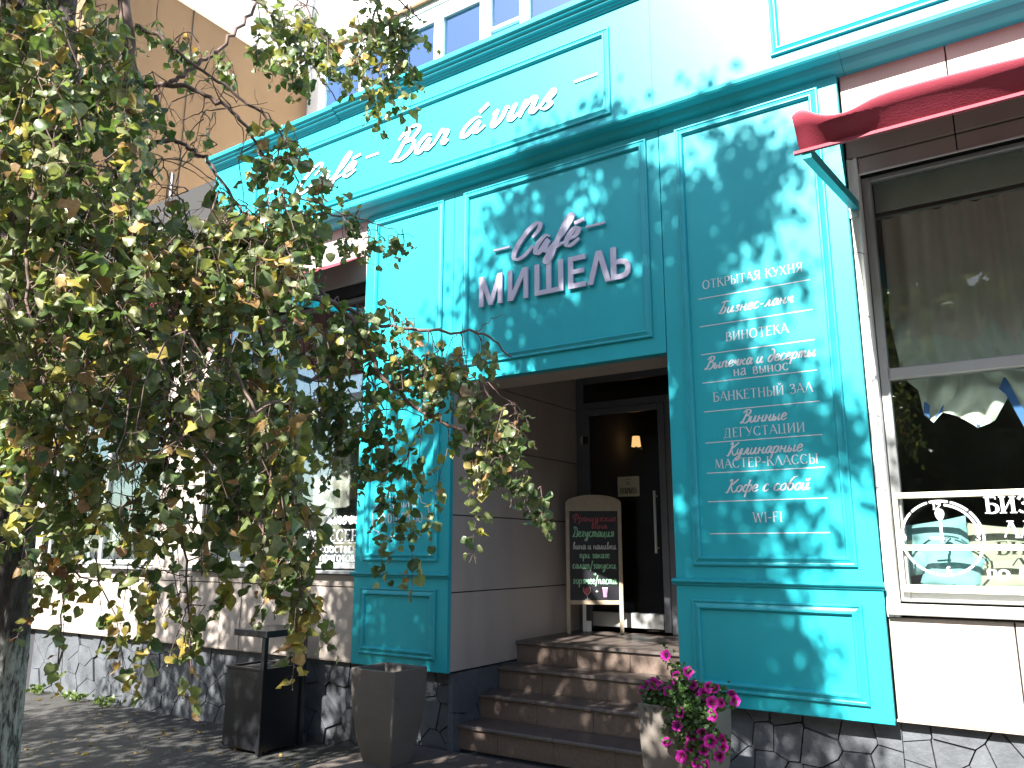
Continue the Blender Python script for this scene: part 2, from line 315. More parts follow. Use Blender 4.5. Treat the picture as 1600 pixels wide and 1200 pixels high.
LOW = {
 'а': (.52, [(R_, [(.08, .52), (.22, .64), (.36, .56), (.38, .1), (.48, .02)]), (R_, [(.38, .38), (.15, .32), (.04, .15), (.15, 0), (.38, .14)])]),
 'б': (.56, [(R_, [(.45, 1), (.2, .88), (.06, .55), (.05, .2), (.24, 0), (.45, .15), (.44, .5), (.24, .6), (.07, .4)])]),
 'у': (.5, [(T_, [(.02, .63), (.24, .05)]), (N_, [(.46, .63), (.2, -.2), (.06, -.25)])]),
 'р': (.56, [(T_, [(.08, -.28), (.08, .63)]), (R_, [(.08, .5), (.25, .64), (.46, .5), (.46, .15), (.25, 0), (.08, .12)])]),
}
for ch in 'внысогтеилмядпюк':
    C_ = ch.upper()
    if C_ in CAPS:
        a, ss = CAPS[C_]; LOW[ch] = (a*.68, [(k, [(x*.68, y*.63) for x, y in p]) for k, p in ss])
SCR = {
 'а': (.5, [(R_, [(.38, .48), (.2, .52), (.04, .28), (.1, .02), (.26, .08), (.38, .48), (.38, .1), (.46, .0), (.56, .12)])]),
 'б': (.48, [(R_, [(.5, .98), (.25, .9), (.08, .5), (.06, .15), (.2, 0), (.38, .15), (.36, .42), (.2, .5), (.08, .35)])]),
 'в': (.46, [(R_, [(.04, .1), (.2, .6), (.26, .9), (.16, .8), (.1, .3), (.14, .02), (.32, .08), (.36, .38), (.2, .46)])]),
 'д': (.5, [(R_, [(.36, .46), (.18, .5), (.03, .26), (.12, 0), (.3, .08), (.4, .4), (.36, .8), (.2, .98), (.08, .9)])]),
 'е': (.42, [(R_, [(.04, .2), (.28, .3), (.3, .46), (.16, .52), (.03, .3), (.08, .04), (.24, 0), (.42, .14)])]),
 'з': (.4, [(R_, [(.06, .42), (.2, .52), (.3, .42), (.16, .28), (.3, .14), (.2, 0), (.04, .06)])]),
 'и': (.54, [(R_, [(.04, .5), (.02, .12), (.12, 0), (.28, .14), (.36, .5), (.34, .12), (.44, 0), (.56, .12)])]),
 'й': (.54, [(R_, [(.04, .5), (.02, .12), (.12, 0), (.28, .14), (.36, .5), (.34, .12), (.44, 0), (.56, .12)]), (R_, [(.14, .78), (.25, .66), (.4, .8)])]),
 'к': (.5, [(R_, [(.06, .5), (.04, 0)]), (R_, [(.06, .24), (.24, .34), (.38, .5)]), (R_, [(.18, .28), (.34, .04), (.48, .08)])]),
 'л': (.5, [(R_, [(-.02, .04), (.08, .04), (.28, .5), (.3, .12), (.38, 0), (.5, .12)])]),
 'м': (.62, [(R_, [(-.02, .04), (.06, .08), (.18, .5), (.24, .06), (.42, .5), (.42, .1), (.52, 0), (.62, .12)])]),
 'н': (.54, [(R_, [(.06, .5), (.04, 0)]), (R_, [(.05, .24), (.2, .28), (.36, .24)]), (R_, [(.38, .5), (.34, .1), (.44, 0), (.56, .12)])]),
 'о': (.46, [(R_, [(.24, .52), (.06, .36), (.06, .1), (.2, 0), (.36, .14), (.36, .4), (.24, .52), (.42, .46)])]),
 'п': (.54, [(R_, [(.05, .5), (.05, 0)]), (R_, [(.05, .28), (.2, .5), (.33, .44), (.33, .1), (.42, 0), (.54, .12)])]),
 'р': (.5, [(R_, [(.08, .5), (.02, -.4)]), (R_, [(.06, .25), (.22, .5), (.38, .4), (.34, .08), (.18, 0), (.08, .08)])]),
 'с': (.4, [(R_, [(.34, .44), (.18, .52), (.04, .3), (.08, .04), (.24, 0), (.4, .14)])]),
 'т': (.66, [(R_, [(.04, .5), (.04, 0)]), (R_, [(.04, .3), (.16, .5), (.25, .42), (.25, 0)]), (R_, [(.25, .3), (.38, .5), (.47, .4), (.47, .1), (.56, 0), (.66, .12)])]),
 'у': (.5, [(R_, [(.04, .5), (.04, .16), (.18, .08), (.36, .5), (.3, -.2), (.12, -.4), (.02, -.3), (.2, -.08), (.5, .12)])]),
 'ф': (.66, [(R_, [(.36, .9), (.28, -.4)]), (R_, [(.3, .46), (.14, .52), (.02, .25), (.12, 0), (.3, .1)]), (R_, [(.32, .4), (.48, .52), (.6, .3), (.48, .0), (.3, .06)])]),
 'ч': (.46, [(R_, [(.04, .5), (.04, .28), (.14, .22), (.32, .5), (.3, .1), (.38, 0), (.48, .12)])]),
 'ы': (.64, [(R_, [(.06, .5), (.04, .08), (.16, 0), (.26, .14), (.2, .28), (.06, .22)]), (R_, [(.46, .5), (.44, .1), (.52, 0), (.62, .12)])]),
 'Б': (.66, [(R_, [(.3, .9), (.2, .4), (.12, .05), (-.02, .1)]), (R_, [(.02, .9), (.3, .98), (.68, .94)]), (R_, [(.2, .5), (.45, .5), (.5, .2), (.32, .0), (.12, .05)])]),
 'В': (.66, [(R_, [(.26, .92), (.16, .3), (.02, 0), (-.08, .12)]), (R_, [(-.02, .78), (.2, 1.0), (.5, .98), (.5, .72), (.22, .54)]), (R_, [(.22, .54), (.56, .5), (.55, .14), (.3, -.02), (.1, .1)])]),
 'К': (.66, [(R_, [(.02, .85), (.18, .98), (.2, .6), (.08, 0), (-.08, .04)]), (R_, [(.66, .98), (.4, .7), (.16, .46)]), (R_, [(.22, .5), (.44, .05), (.62, .02), (.68, .14)])]),
 'Ф': (.8, [(R_, [(.4, 1.05), (.3, -.2)]), (R_, [(.36, .85), (.1, .8), (.02, .5), (.2, .25), (.34, .35)]), (R_, [(.38, .8), (.62, .88), (.74, .6), (.58, .3), (.34, .35)])]),
 'Д': (.7, [(R_, [(.3, .95), (.22, .3), (.02, .02), (.2, .05), (.5, .0), (.6, .4), (.5, .85), (.25, .98), (.05, .8)])]),
 'C': (.68, [(R_, [(.5, .56), (.63, .78), (.6, .98), (.44, .98), (.22, .74), (.06, .36), (.06, .06), (.24, -.06), (.46, .06), (.62, .28)])]),
 'B': (.72, [(R_, [(.3, .92), (.2, .4), (.1, .04), (-.04, .06)]), (R_, [(.02, .72), (.16, .94), (.44, 1.04), (.6, .88), (.5, .64), (.24, .54)]), (R_, [(.24, .54), (.56, .52), (.6, .2), (.36, -.02), (.08, .02)])]),
 'a': (.5, [(R_, [(.38, .46), (.22, .52), (.05, .3), (.06, .04), (.2, .02), (.36, .36), (.34, .08), (.42, .0), (.56, .14)])]),
 'f': (.4, [(R_, [(-.02, .1), (.24, .42), (.38, .82), (.36, 1.0), (.26, .9), (.16, .4), (.1, -.2), (.02, -.38), (-.05, -.28), (.02, -.08), (.2, .08), (.42, .16)])]),
 'e': (.42, [(R_, [(.04, .2), (.26, .28), (.3, .46), (.18, .52), (.04, .3), (.06, .06), (.2, 0), (.42, .16)])]),
 'r': (.42, [(R_, [(.02, .1), (.14, .52), (.2, .42), (.34, .42), (.3, .12), (.36, .0), (.46, .1)])]),
 'v': (.48, [(R_, [(.0, .4), (.1, .5), (.08, .1), (.16, 0), (.32, .2), (.36, .5), (.46, .44)])]),
 'i': (.3, [(R_, [(.0, .14), (.1, .5), (.06, .1), (.14, 0), (.28, .14)])]),
 'n': (.54, [(R_, [(.0, .14), (.08, .5), (.04, 0)]), (R_, [(.05, .16), (.22, .5), (.34, .44), (.32, .1), (.4, 0), (.54, .14)])]),
 's': (.38, [(R_, [(-.02, .1), (.18, .52), (.26, .4), (.16, .24), (.28, .1), (.16, -.02), (.0, .06)])]),
 'г': (.4, [(R_, [(.04, .4), (.16, .52), (.3, .42), (.12, .16), (.14, .02), (.36, .08)])]),
 'я': (.5, [(R_, [(.4, .5), (.18, .5), (.1, .36), (.22, .26), (.38, .28)]), (R_, [(.38, .5), (.34, .0)]), (R_, [(.24, .26), (.1, .05), (.0, .04)])]),
 'ц': (.56, [(R_, [(.04, .5), (.02, .12), (.12, 0), (.28, .14), (.36, .5), (.34, .06), (.46, 0), (.46, -.14)])]),
 'ж': (.6, [(R_, [(.04, .5), (.28, .24), (.02, .02)]), (R_, [(.3, .5), (.28, 0)]), (R_, [(.56, .5), (.3, .24), (.56, .02)])]),
 'ш': (.7, [(R_, [(.04, .5), (.04, .1), (.14, 0), (.26, .5), (.27, .1), (.36, 0), (.5, .5), (.5, .1), (.6, 0), (.7, .1)])]),
 '-': (.4, [(R_, [(.04, .26), (.3, .28)])]), '/': (.35, [(R_, [(.0, -.25), (.3, .95)])]), '+': (.5, [(R_, [(.04, .3), (.4, .3)]), (R_, [(.22, .52), (.22, .08)])]), ' ': (.3, []),
}
SCR['á'] = (SCR['a'][0], SCR['a'][1]+[(R_, [(.26, .66), (.4, .86)])]); SCR['é'] = (SCR['e'][0], SCR['e'][1]+[(R_, [(.1, .68), (.38, .74)])])
SCR['ē'] = SCR['é']
def text_strokes(text, font):
    out = []; x = 0
    for ch in text:
        d = SCR if font == 'script' else (LOW if ch in LOW else CAPS)
        a, ss = d.get(ch, (.4, []))
        for k, p in ss:
            pts = [(px+x, py) for px, py in p]
            out.append((k, pts, p))
        x += a+(.03 if font == 'script' else .1)
    return out, x
def lettering(name, text, font, x0, x1, zb, h, y, m, parent, w=.1, depth=0.0, shear=None, place=None, mb=None, uniform=False, serif=True):
    """white strokes standing y in front of the wall, from x0 to x1, baseline zb, cap height h"""
    ss, adv = text_strokes(text, font)
    sh = (.34 if font == 'script' else 0) if shear is None else shear
    sx = (x1-x0)/max(.01, adv-.08+sh*.3)
    own = mb is None; mb = mb or MB(); lay = 0
    for k, pts, _ in ss:
        P = catmull(pts, 5) if (k == R_ and len(pts) > 2) else [np.array(p, float) for p in pts]
        P = [np.array([(p[0]+sh*p[1])*sx+x0, p[1]*h+zb]) for p in P]
        n = len(P); L = []; Rr = []; lay += 1; yo = y-(lay % 7)*(.00025 if not depth else .0006)
        for i in range(n):
            d = P[min(i+1, n-1)]-P[max(i-1, 0)]; d = d/(np.linalg.norm(d)+1e-9); nn = np.array([-d[1], d[0]])
            if uniform: wd = w
            elif k == T_: wd = w
            elif k == N_: wd = w*.42
            elif font == 'script':
                v = abs(d[1]*.9+d[0]*.35); wd = w*(.38+.62*v)*(.45+.55*math.sin(math.pi*min(1, max(0, (i+.6)/(n+.2))))**.5)
            else: wd = w*(.4+.6*abs(d[1]))
            wd *= h/2
            L.append(P[i]+nn*wd); Rr.append(P[i]-nn*wd)
        stp_ = (.0018 if depth else .0004)/n; vs = [(p[0], yo-stp_*i, p[1]) for i, p in enumerate(L)]+[(p[0], yo-stp_*i, p[1]) for i, p in enumerate(Rr)]; fs = [(i, i+n, i+n+1, i+1) for i in range(n-1)]
        if depth:
            vs += [(a, b+depth, c) for a, b, c in vs]; o = 2*n
            fs += [(i, i+1, i+1+o, i+o) for i in range(n-1)]+[(i+n+1, i+n, i+n+o, i+n+1+o) for i in range(n-1)]+[(0, o, o+n, n), (n-1, 2*n-1, 2*n-1+o, n-1+o)]
            fs += [(i+1+o, i+n+1+o, i+n+o, i+o) for i in range(n-1)]
        mb.add(vs, fs)
        if serif and font == 'caps' and k == T_ and not uniform:
            for q in (P[0], P[-1]):
                s_ = w*h*.95; t_ = w*h*.16
                lay += 1; yo = y-(lay % 7)*.00025
                mb.add([(q[0]-s_, yo, q[1]-t_), (q[0]+s_, yo, q[1]-t_), (q[0]+s_, yo, q[1]+t_), (q[0]-s_, yo, q[1]+t_)], [(0, 1, 2, 3)])
    if place: mb.v = [place(*v) for v in mb.v] if own else mb.v
    return mb.build(name, m, parent) if own else mb
def vor_cells(x0, x1, z0, z1, n, seed, relax=1):
    """irregular polygons filling a rectangle"""
    r = random.Random(seed); pts = []
    tries = 0; dmin = math.sqrt((x1-x0)*(z1-z0)/n)*.62
    while len(pts) < n and tries < n*60:
        tries += 1; p = (r.uniform(x0, x1), r.uniform(z0, z1))
        if all((p[0]-q[0])**2+(p[1]-q[1])**2 > dmin**2 for q in pts): pts.append(p)
    out = []
    for i, p in enumerate(pts):
        poly = [(x0, z0), (x1, z0), (x1, z1), (x0, z1)]
        for j, q in enumerate(pts):
            if i == j: continue
            mx, mz = (p[0]+q[0])/2, (p[1]+q[1])/2; nx, nz = q[0]-p[0], q[1]-p[1]; L = math.hypot(nx, nz)
            if L > 4*dmin*2: continue
            nx /= L; nz /= L; g = .0024
            new = []
            for a in range(len(poly)):
                A, Bq = poly[a], poly[(a+1) % len(poly)]
                da = (A[0]-mx)*nx+(A[1]-mz)*nz+g; db = (Bq[0]-mx)*nx+(Bq[1]-mz)*nz+g
                if da <= 0: new.append(A)
                if (da < 0) != (db < 0) and da != db:
                    t = da/(da-db); new.append((A[0]+(Bq[0]-A[0])*t, A[1]+(Bq[1]-A[1])*t))
            poly = new
            if len(poly) < 3: break
        if len(poly) >= 3: out.append(poly)
    return out

# ================================================================== GROUND
def smooth(a, b, x):
    t = min(1, max(0, (x-a)/(b-a))); return t*t*(3-2*t)
def ground_z(x, y):
    z = -.14+.11*smooth(-5.3, -4.4, x)-.03*smooth(-3, -8, y)
    if y < -7.5: z -= .14*smooth(-7.5, -7.53, y)
    z += .008*math.sin(x*3.1+y*1.3)*math.sin(y*2.3-x*.7)
    return z
gx = sorted(set([-400, -150, -60, -30, -20]+[round(-15+.25*i, 3) for i in range(96)]+[14, 30, 60, 150, 400]))
gy = sorted(set([-400, -150, -60, -30, -20, -14, -10]+[-7.6, -7.53, -7.5]+[round(-7.25+.25*i, 3) for i in range(36)]+[6, 60, 400]))
mb = MB(); nx_ = len(gx)
mb.v = [(x, y, ground_z(x, y)) for y in gy for x in gx]
mb.f = [(j*nx_+i, j*nx_+i+1, (j+1)*nx_+i+1, (j+1)*nx_+i) for j in range(len(gy)-1) for i in range(nx_-1)]
mb.build('ground', M['asphalt'], smooth=True, kind='structure')
ap = MB().box(-4.62, -1.0, -1.75, .12, -.3, -.012).build('entrance_apron', M['mortar'], kind='structure')
r_ = random.Random(3)
ax = [-4.62, -4.02, -3.42, -2.82, -2.22, -1.62, -1.02]; ay = [-1.75, -1.15, -.55, .05]
for i in range(6):
    for j in range(3):
        dz = r_.uniform(-.002, .002)
        BB('paving_slab', M['apron'], ax[i]+.003, ax[i+1]-.003, ay[j]+.003, ay[j+1]-.003, -.02, dz, ap, b=.003)
r_ = random.Random(5)

# ================================================================== MAIN BUILDING
bld = thing('building', 'beige clad ground floor with dark stone plinth around the turquoise cafe front', 'building', (-4, .3, 0))
bld.location = (0, 0, 0)
FZ0 = .575
def panel(x0, x1, z0, z1, y=.05, m='beige', g=.004, **k):
    return BB('wall_panel', M[m], x0+g, x1-g, y, y+.03, z0+g, z1-g, bld, b=.003, **k)
# cores (dark backing behind the joints), with window holes
core = MB()
core.box(-14, -4.1, .09, .3, FZ0+.01, 1.30); core.box(-14, -4.1, .09, .3, 3.95, 5.8)
core.box(-8.17, -7.38, .09, .3, 1.30, 3.95); core.box(-14, -10.6, .09, .3, 1.30, 3.95); core.box(-5.14, -4.1, .09, .3, 1.30, 3.95)
core.box(-4.1, -2.10, .09, .49, 3.0, 5.8)
core.box(-2.10, -.84, .09, .3, FZ0+.01, 5.8); core.box(-.84, 3.2, .09, .3, FZ0+.01, 1.14); core.box(-.84, 3.2, .09, .3, 4.0, 5.8)
core.box(2.4, 3.2, .09, .3, 1.14, 4.0)
core.build('wall_core', M['core'], bld)
pl = MB(); pl.box(-14, -4.10, .16, .4, -.3, FZ0); pl.box(-2.09, 3.2, .16, .4, -.3, FZ0); pl.build('plinth_core', M['mortar'], bld)
B('underside', M['beige_ceiling'], -14, -5.12, .055, .165, FZ0-.004, FZ0+.008, bld); B('underside', M['beige_ceiling'], -.84, 3.2, .055, .165, FZ0-.004, FZ0+.008, bld)
# panels: left part
xs = [-14, -12.1, -10.3, -8.5, -6.67, -5.10]
for a, b in zip(xs, xs[1:]):
    panel(a, b, FZ0, 1.205); panel(a, b, 1.205, 1.31)
for a, b in zip([-14, -12.1, -10.3, -8.5, -6.67], [-12.1, -10.3, -8.5, -6.67, -5.10]):
    panel(a, b, 4.05, 4.70)
for z0, z1 in ((1.31, 2.2), (2.2, 3.1), (3.1, 4.05)): panel(-8.19, -7.40, z0, z1); panel(-12.1, -10.62, z0, z1); panel(-14, -12.1, z0, z1)
# right part
for a, b in ((-.835, -.205), (-.205, 1.0), (1.0, 2.2), (2.2, 3.2)): panel(a, b, FZ0, 1.15)
for a, b in ((-.835, -.20), (-.20, 1.0), (1.0, 2.2), (2.2, 3.2)): panel(a, b, 4.055, 4.70)
for a, b in ((-.768, -.20), (-.20, 1.0), (1.0, 2.4)): panel(a, b, 3.935, 4.05, y=.053)
panel(2.42, 3.2, 1.15, 4.05)
# plinth stones
def stones(x0, x1, z0, z1, n, seed, place=None, name='stone'):
    for poly in vor_cells(x0, x1, z0, z1, n, seed):
        d = r_.uniform(-.012, .014)
        mb = MB().prism(poly, .125+d, .165, .02)
        if place: mb.v = [place(*v) for v in mb.v]
        mb.build(name, M['slate'], bld)
stones(-10.7, -5.12, -.2, FZ0-.01, 105, 1); stones(-5.12, -4.06, -.2, FZ0-.01, 22, 4)
stones(-.83, 2.2, -.06, FZ0-.01, 66, 2); stones(-2.10, -.83, -.06, FZ0-.01, 30, 6)
stones(-.13, 1.05, -.03, FZ0-.01, 12, 8, place=lambda x, y, z: (-4.10-.0+(.165-y)+.0, x+.2, z))   # return under the entrance wall
B('plinth_return', M['mortar'], -4.4, -4.10, .16, 1.3, -.3, FZ0-.002, bld)

# ------------------------------------------------ entrance recess
XL, XR = -4.07, -2.10
for z0, z1 in ((FZ0, 1.19), (1.19, 1.812), (1.812, 2.42), (2.42, 2.985)):
    BB('wall_panel', M['beige'], XL-.03, XL, .002, 2.24, z0+.005, z1-.005, bld, b=.002)
    BB('wall_panel', M['beige'], XR, XR+.03, .1, 2.24, z0+.005, z1-.005, bld, b=.002)
B('wall_panel', M['beige'], XL-.03, XL, .52, 2.24, 2.99, 3.36, bld)
B('entrance_wall_core', M['core'], -4.4, XL-.032, .3, 2.3, FZ0, 3.6, bld); B('entrance_wall_core', M['core'], XR+.032, -1.8, .3, 2.3, -.1, 3.6, bld)
for a, b in ((-4.045, -3.62), (-3.62, -3.18), (-3.18, -2.74), (-2.74, -2.10)):
    B('soffit_panel', M['beige_ceiling'], a+.003, b-.003, .03, .515, 2.935, 2.955, bld)
B('soffit_return', M['beige_ceiling'], XL, XR, .516, .53, 2.935, 3.37, bld)
B('entrance_ceiling', M['beige_ceiling'], XL, XR, .531, 2.3, 3.36, 3.38, bld)
for a, b in ((-4.045, -3.3), (-3.3, -2.12)): B('ceiling_beam', M['core'], a+.01, b, 1.7, 1.78, 3.28, 3.36, bld)

# ------------------------------------------------ door
def door():
    y = 2.2
    fr = MB(); fr.box(-4.065, -3.985, y-.03, y+.06, .74, 3.36); fr.box(-3.985, -2.10, y-.028, y+.058, 2.99, 3.06); fr.box(-3.985, -2.10, y-.026, y+.05, 3.27, 3.36)
    fr.box(-3.06, -2.985, y-.03, y+.06, .74, 2.99); fr.box(-2.18, -2.10, y-.03, y+.06, .74, 3.36)
    f = fr.build('door_frame', M['door'], bld)
    lf = MB(); lf.bbox(-3.983, -3.915, y-.045, y+.02, .76, 2.985); lf.bbox(-3.135, -3.062, y-.045, y+.02, .76, 2.985)
    lf.bbox(-3.915, -3.135, y-.043, y+.018, 2.92, 2.985); lf.bbox(-3.915, -3.135, y-.043, y+.018, .80, .93)
    d = lf.build('entrance_door', M['door'], bld)
    B('glass', M['glass_door'], -3.915, -3.135, y-.014, y-.006, .93, 2.92, d); B('glass', M['glass_door'], -3.985, -2.18, y, y+.008, 3.06, 3.27, f)
    B('glass', M['glass_door'], -2.985, -2.18, y, y+.008, .94, 2.99, f); B('sill', M['door'], -2.985, -2.18, y-.02, y+.03, .76, .94, f)
    B('kick_plate', M['alu'], -3.90, -3.14, y-.05, y-.044, .79, .925, d)
    for z in (2.62, 1.62, 1.02):
        MB().cyl((-3.99, y-.055, z), (-3.99, y-.055, z+.09), .012).cyl((-3.99, y-.06, z+.03), (-3.99, y-.06, z+.06), .018).build('hinge', M['alu'], d)
    MB().cyl((-3.17, y-.1, 1.5), (-3.17, y-.1, 2.1), .014).cyl((-3.17, y-.1, 1.55), (-3.17, y-.04, 1.55), .01).cyl((-3.17, y-.1, 2.05), (-3.17, y-.04, 2.05), .01).build('handle', M['steel'], d)
    B('door_closer', M['bin'], -3.98, -3.92, y-.05, y-.02, 2.62, 2.70, f)
    return d
door()
tag(B('door_notice', M['paper'], -3.60, -3.36, 2.176, 2.180, 2.06, 2.26), 'small cream open notice stuck on the dark glass of the entrance door', 'notice')
nt = bpy.data.objects['door_notice']
lettering('lettering', 'ОТКРЫТО', 'caps', -3.57, -3.39, 2.09, .055, 2.174, M['ink'], nt, w=.16)
MB().tube([(-3.50, 2.174, 2.20), (-3.50, 2.174, 2.18), (-3.46, 2.174, 2.18), (-3.46, 2.174, 2.20), (-3.50, 2.174, 2.20)], [.003]*5, 4).tube([(-3.51, 2.174, 2.225), (-3.48, 2.174, 2.235), (-3.45, 2.174, 2.225)], [.003]*3, 4).build('cup_symbol', M['ink'], nt)

# interior of the hallway and the two rooms
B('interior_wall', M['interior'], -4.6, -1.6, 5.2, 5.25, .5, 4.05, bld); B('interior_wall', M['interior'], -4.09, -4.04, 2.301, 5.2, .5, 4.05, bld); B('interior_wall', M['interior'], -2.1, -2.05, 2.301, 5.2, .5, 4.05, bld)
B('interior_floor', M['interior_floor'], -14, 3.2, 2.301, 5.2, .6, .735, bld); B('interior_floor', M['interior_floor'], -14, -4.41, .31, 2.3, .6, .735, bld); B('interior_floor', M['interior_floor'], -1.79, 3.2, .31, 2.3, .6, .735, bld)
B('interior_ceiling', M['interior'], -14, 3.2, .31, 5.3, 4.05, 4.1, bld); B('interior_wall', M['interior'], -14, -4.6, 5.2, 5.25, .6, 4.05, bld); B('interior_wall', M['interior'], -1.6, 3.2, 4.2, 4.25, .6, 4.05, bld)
B('interior_wall', M['interior'], -1.7, -1.66, .31, 4.2, .6, 4.05, bld); B('interior_wall', M['interior'], 3.16, 3.2, .31, 4.2, .6, 4.05, bld)
B('podium_roof', M['white_wall'], -14, 3.2, .101, 5.3, 5.62, 5.72, bld)
lampt = thing('wall_lamp', 'lit amber wall lamp glowing behind the glass of the entrance door', 'lamp', (-3.85, 3.2, 2.7))
mb = MB().cyl((0, 0, 0), (0, 0, .12), .055, 14, .042); mb.v = [(x*1.0, y, z) for x, y, z in mb.v]; mb.build('shade', M['lamp'], lampt, smooth=False)
MB().cyl((0, 0, -.02), (0, .12, -.02), .008).cyl((0, 0, -.03), (0, 0, .0), .014).cyl((-.03, .13, -.02), (.03, .13, -.02), .03).build('bracket', M['bin'], lampt)

# ------------------------------------------------ steps
stp = thing('entrance_steps', 'brown stone tiled flight of four steps up to the entrance door', 'steps', (-3.1, .1, 0)); stp.location = (0, 0, 0)
Y0s = [.13, .43, .71, .99]; hz = .1845
sc = MB()
for i, y in enumerate(Y0s): sc.box(XL+.002, XR-.002, y+.035, 2.19, i*hz-(.1 if i == 0 else .03), (i+1)*hz-.03)
sc.build('step_core', M['mortar'], stp)
cuts = [XL+.004, -3.58, -3.08, -2.58, XR-.004]
for i, y in enumerate(Y0s):
    z1 = (i+1)*hz; yb = Y0s[i+1]+.03 if i < 3 else 1.35
    off = [0, .17, .05, .22][i]
    cc = [XL+.004]+[c+off-.1 for c in cuts[1:-1]]+[XR-.004]
    for a, b in zip(cc, cc[1:]):
        BB('riser_tile', M['granite'], a+.0015, b-.0015, y+.022, y+.036, i*hz, z1-.032, stp, b=.002)
    for a, b in zip(cc, cc[1:]):
        prof = [(y-.003, z1-.026), (y+.0, z1-.012), (y+.008, z1-.003), (y+.022, z1), (yb, z1), (yb, z1-.028), (y+.036, z1-.03), (y+.006, z1-.031)]
        MB().prof_x(prof, a+.0015, b-.0015).build('tread_tile', M['granite'] if i == 9 else M['granite_d'], stp)
for a, b in zip(cuts, cuts[1:]):
    for c, d in ((1.353, 1.76), (1.763, 2.17)): B('landing_tile', M['granite_d'], a+.0015, b-.0015, c, d, .71, .738, stp)

# ------------------------------------------------ windows
def shop_window(x0, x1, z0, z1, bar=None, mull=(), y=.12, label=None, cover=.07):
    fr = MB(); w = .055
    fr.bbox(x0, x0+w, y, y+.07, z0, z1); fr.bbox(x1-w, x1, y, y+.07, z0, z1)
    fr.bbox(x0+w, x1-w, y+.001, y+.069, z1-.035, z1); fr.bbox(x0+w, x1-w, y+.001, y+.069, z0, z0+w)
    f = fr.build('window', M['alu'], bld)
    if label: f['label'] = label
    ed = [x0+w]+[v for m_ in mull for v in (m_-.03, m_+.03)]+[x1-w]
    for m_ in mull: BB('mullion', M['alu'], m_-.03, m_+.03, y-.002, y+.068, z0+w, z1-.035, f)
    for a, b in zip(ed[::2], ed[1::2]):
        if bar:
            BB('transom', M['alu'], a, b, y-.004, y+.066, bar-.038, bar+.038, f, b=.008)
            B('glass', M['glass'], a, b, y+.03, y+.036, bar+.038, z1-.035, f); B('glass', M['glass'], a, b, y+.03, y+.036, z0+w, bar-.038, f)
        else: B('glass', M['glass'], a, b, y+.03, y+.036, z0+w, z1-.035, f)
    return f
wR = shop_window(-.768, 2.42, 1.235, 3.935, bar=2.604, mull=(1.05,), label='large shop window with clock decal, curtain and wooden frame')
wL = shop_window(-7.37, -5.145, 1.36, 3.935, bar=2.95, mull=(-6.25,), label='shop window with cupcake decal left of the turquoise pilaster')
wF = shop_window(-10.6, -8.2, 1.36, 3.935, bar=2.95, mull=(-9.4,), label='shop window behind the tree trunk')
# reveal trim left of the right window: rounded channel
trim = [(-.834, .055), (-.834, .04), (-.826, .032), (-.818, .04), (-.812, .05), (-.80, .052), (-.79, .044), (-.782, .034), (-.772, .036), (-.769, .05), (-.769, .118)]
mb = MB(); n = len(trim)
for z in (1.15, 4.05): mb.v += [(x, y, z) for x, y in trim]
mb.f = [(i, i+1, i+1+n, i+n) for i in range(n-1)]; mb.build('window_trim', M['white'], bld, label='rounded pale trim beside the right window')
for z in (1.9, 2.35, 2.98, 3.4): MB().tube([(-.836, .028, z+.004), (-.815, .026, z), (-.795, .03, z-.006), (-.775, .03, z-.02)], [.0025]*4, 5).build('fixing_wire', M['bin'], bld)
BB('head_trim', M['white'], -.775, 2.42, .045, .052, 3.925, 3.937, bld, b=.001)
BB('window_sill', M['steel'], -7.5, -5.12, -.03, .12, 1.318, 1.345, bld, b=.004, label='pale metal sill under the cupcake window'); BB('window_sill', M['steel'], -10.8, -8.1, -.03, .12, 1.318, 1.345, bld, b=.004)
BB('window_sill', M['white'], -.83, 2.5, -.005, .125, 1.165, 1.222, bld, b=.006, label='white sill under the right window')
# white wooden frame with clock on the right window
fz0, fz1, fx0, fx1 = 1.292, 1.868, -.753, .55
wfr = thing('wooden_lattice', 'whitewashed wooden lattice frame on the lower right window pane', 'frame', (fx0, .08, fz0)); wfr.location = (0, 0, 0)
BB('rail', M['pine'], fx0, fx1, .075, .10, fz1-.034, fz1, wfr, b=.002); BB('rail', M['pine'], fx0, fx1, .075, .10, fz0, fz0+.042, wfr, b=.002)
BB('rail', M['pine'], fx0+.024, fx1-.024, .079, .097, 1.530, 1.562, wfr, b=.002)
BB('stile', M['pine'], fx0, fx0+.024, .076, .099, fz0+.042, fz1-.034, wfr, b=.002); BB('stile', M['pine'], fx1-.024, fx1, .076, .099, fz0+.042, fz1-.034, wfr, b=.002)
# clock decal
def arc(cx, cz, r0, r1, a0, a1, y, n=10):
    mb = MB(); vs = []
    for i in range(n+1):
        t = math.radians(a0+(a1-a0)*i/n); vs += [(cx+r0*math.sin(t), y, cz+r0*math.cos(t)), (cx+r1*math.sin(t), y, cz+r1*math.cos(t))]
    return mb.add(vs, [(2*i, 2*i+1, 2*i+3, 2*i+2) for i in range(n)])
ck = MB(); cxk, czk, yk = -.512, 1.602, .073
for h in range(12):
    a = arc(cxk, czk, .204, .217, h*30+1.5-15, h*30+28.5-15, yk, 5); ck.add(a.v, a.f)
a = arc(cxk, czk, .183, .196, 8, 86, yk, 14); ck.add(a.v, a.f)
ck.build('clock_decal', M['print'], wR)
for tx, px, pz, hh in (('12', -.545, 1.765, .036), ('9', -.722, 1.588, .034), ('6', -.505, 1.405, .034), ('3', -.345, 1.588, .034)):
    lettering('lettering', tx, 'caps', px, px+(.045 if len(tx) > 1 else .024), pz, hh, yk, M['print'], wR, w=.26)
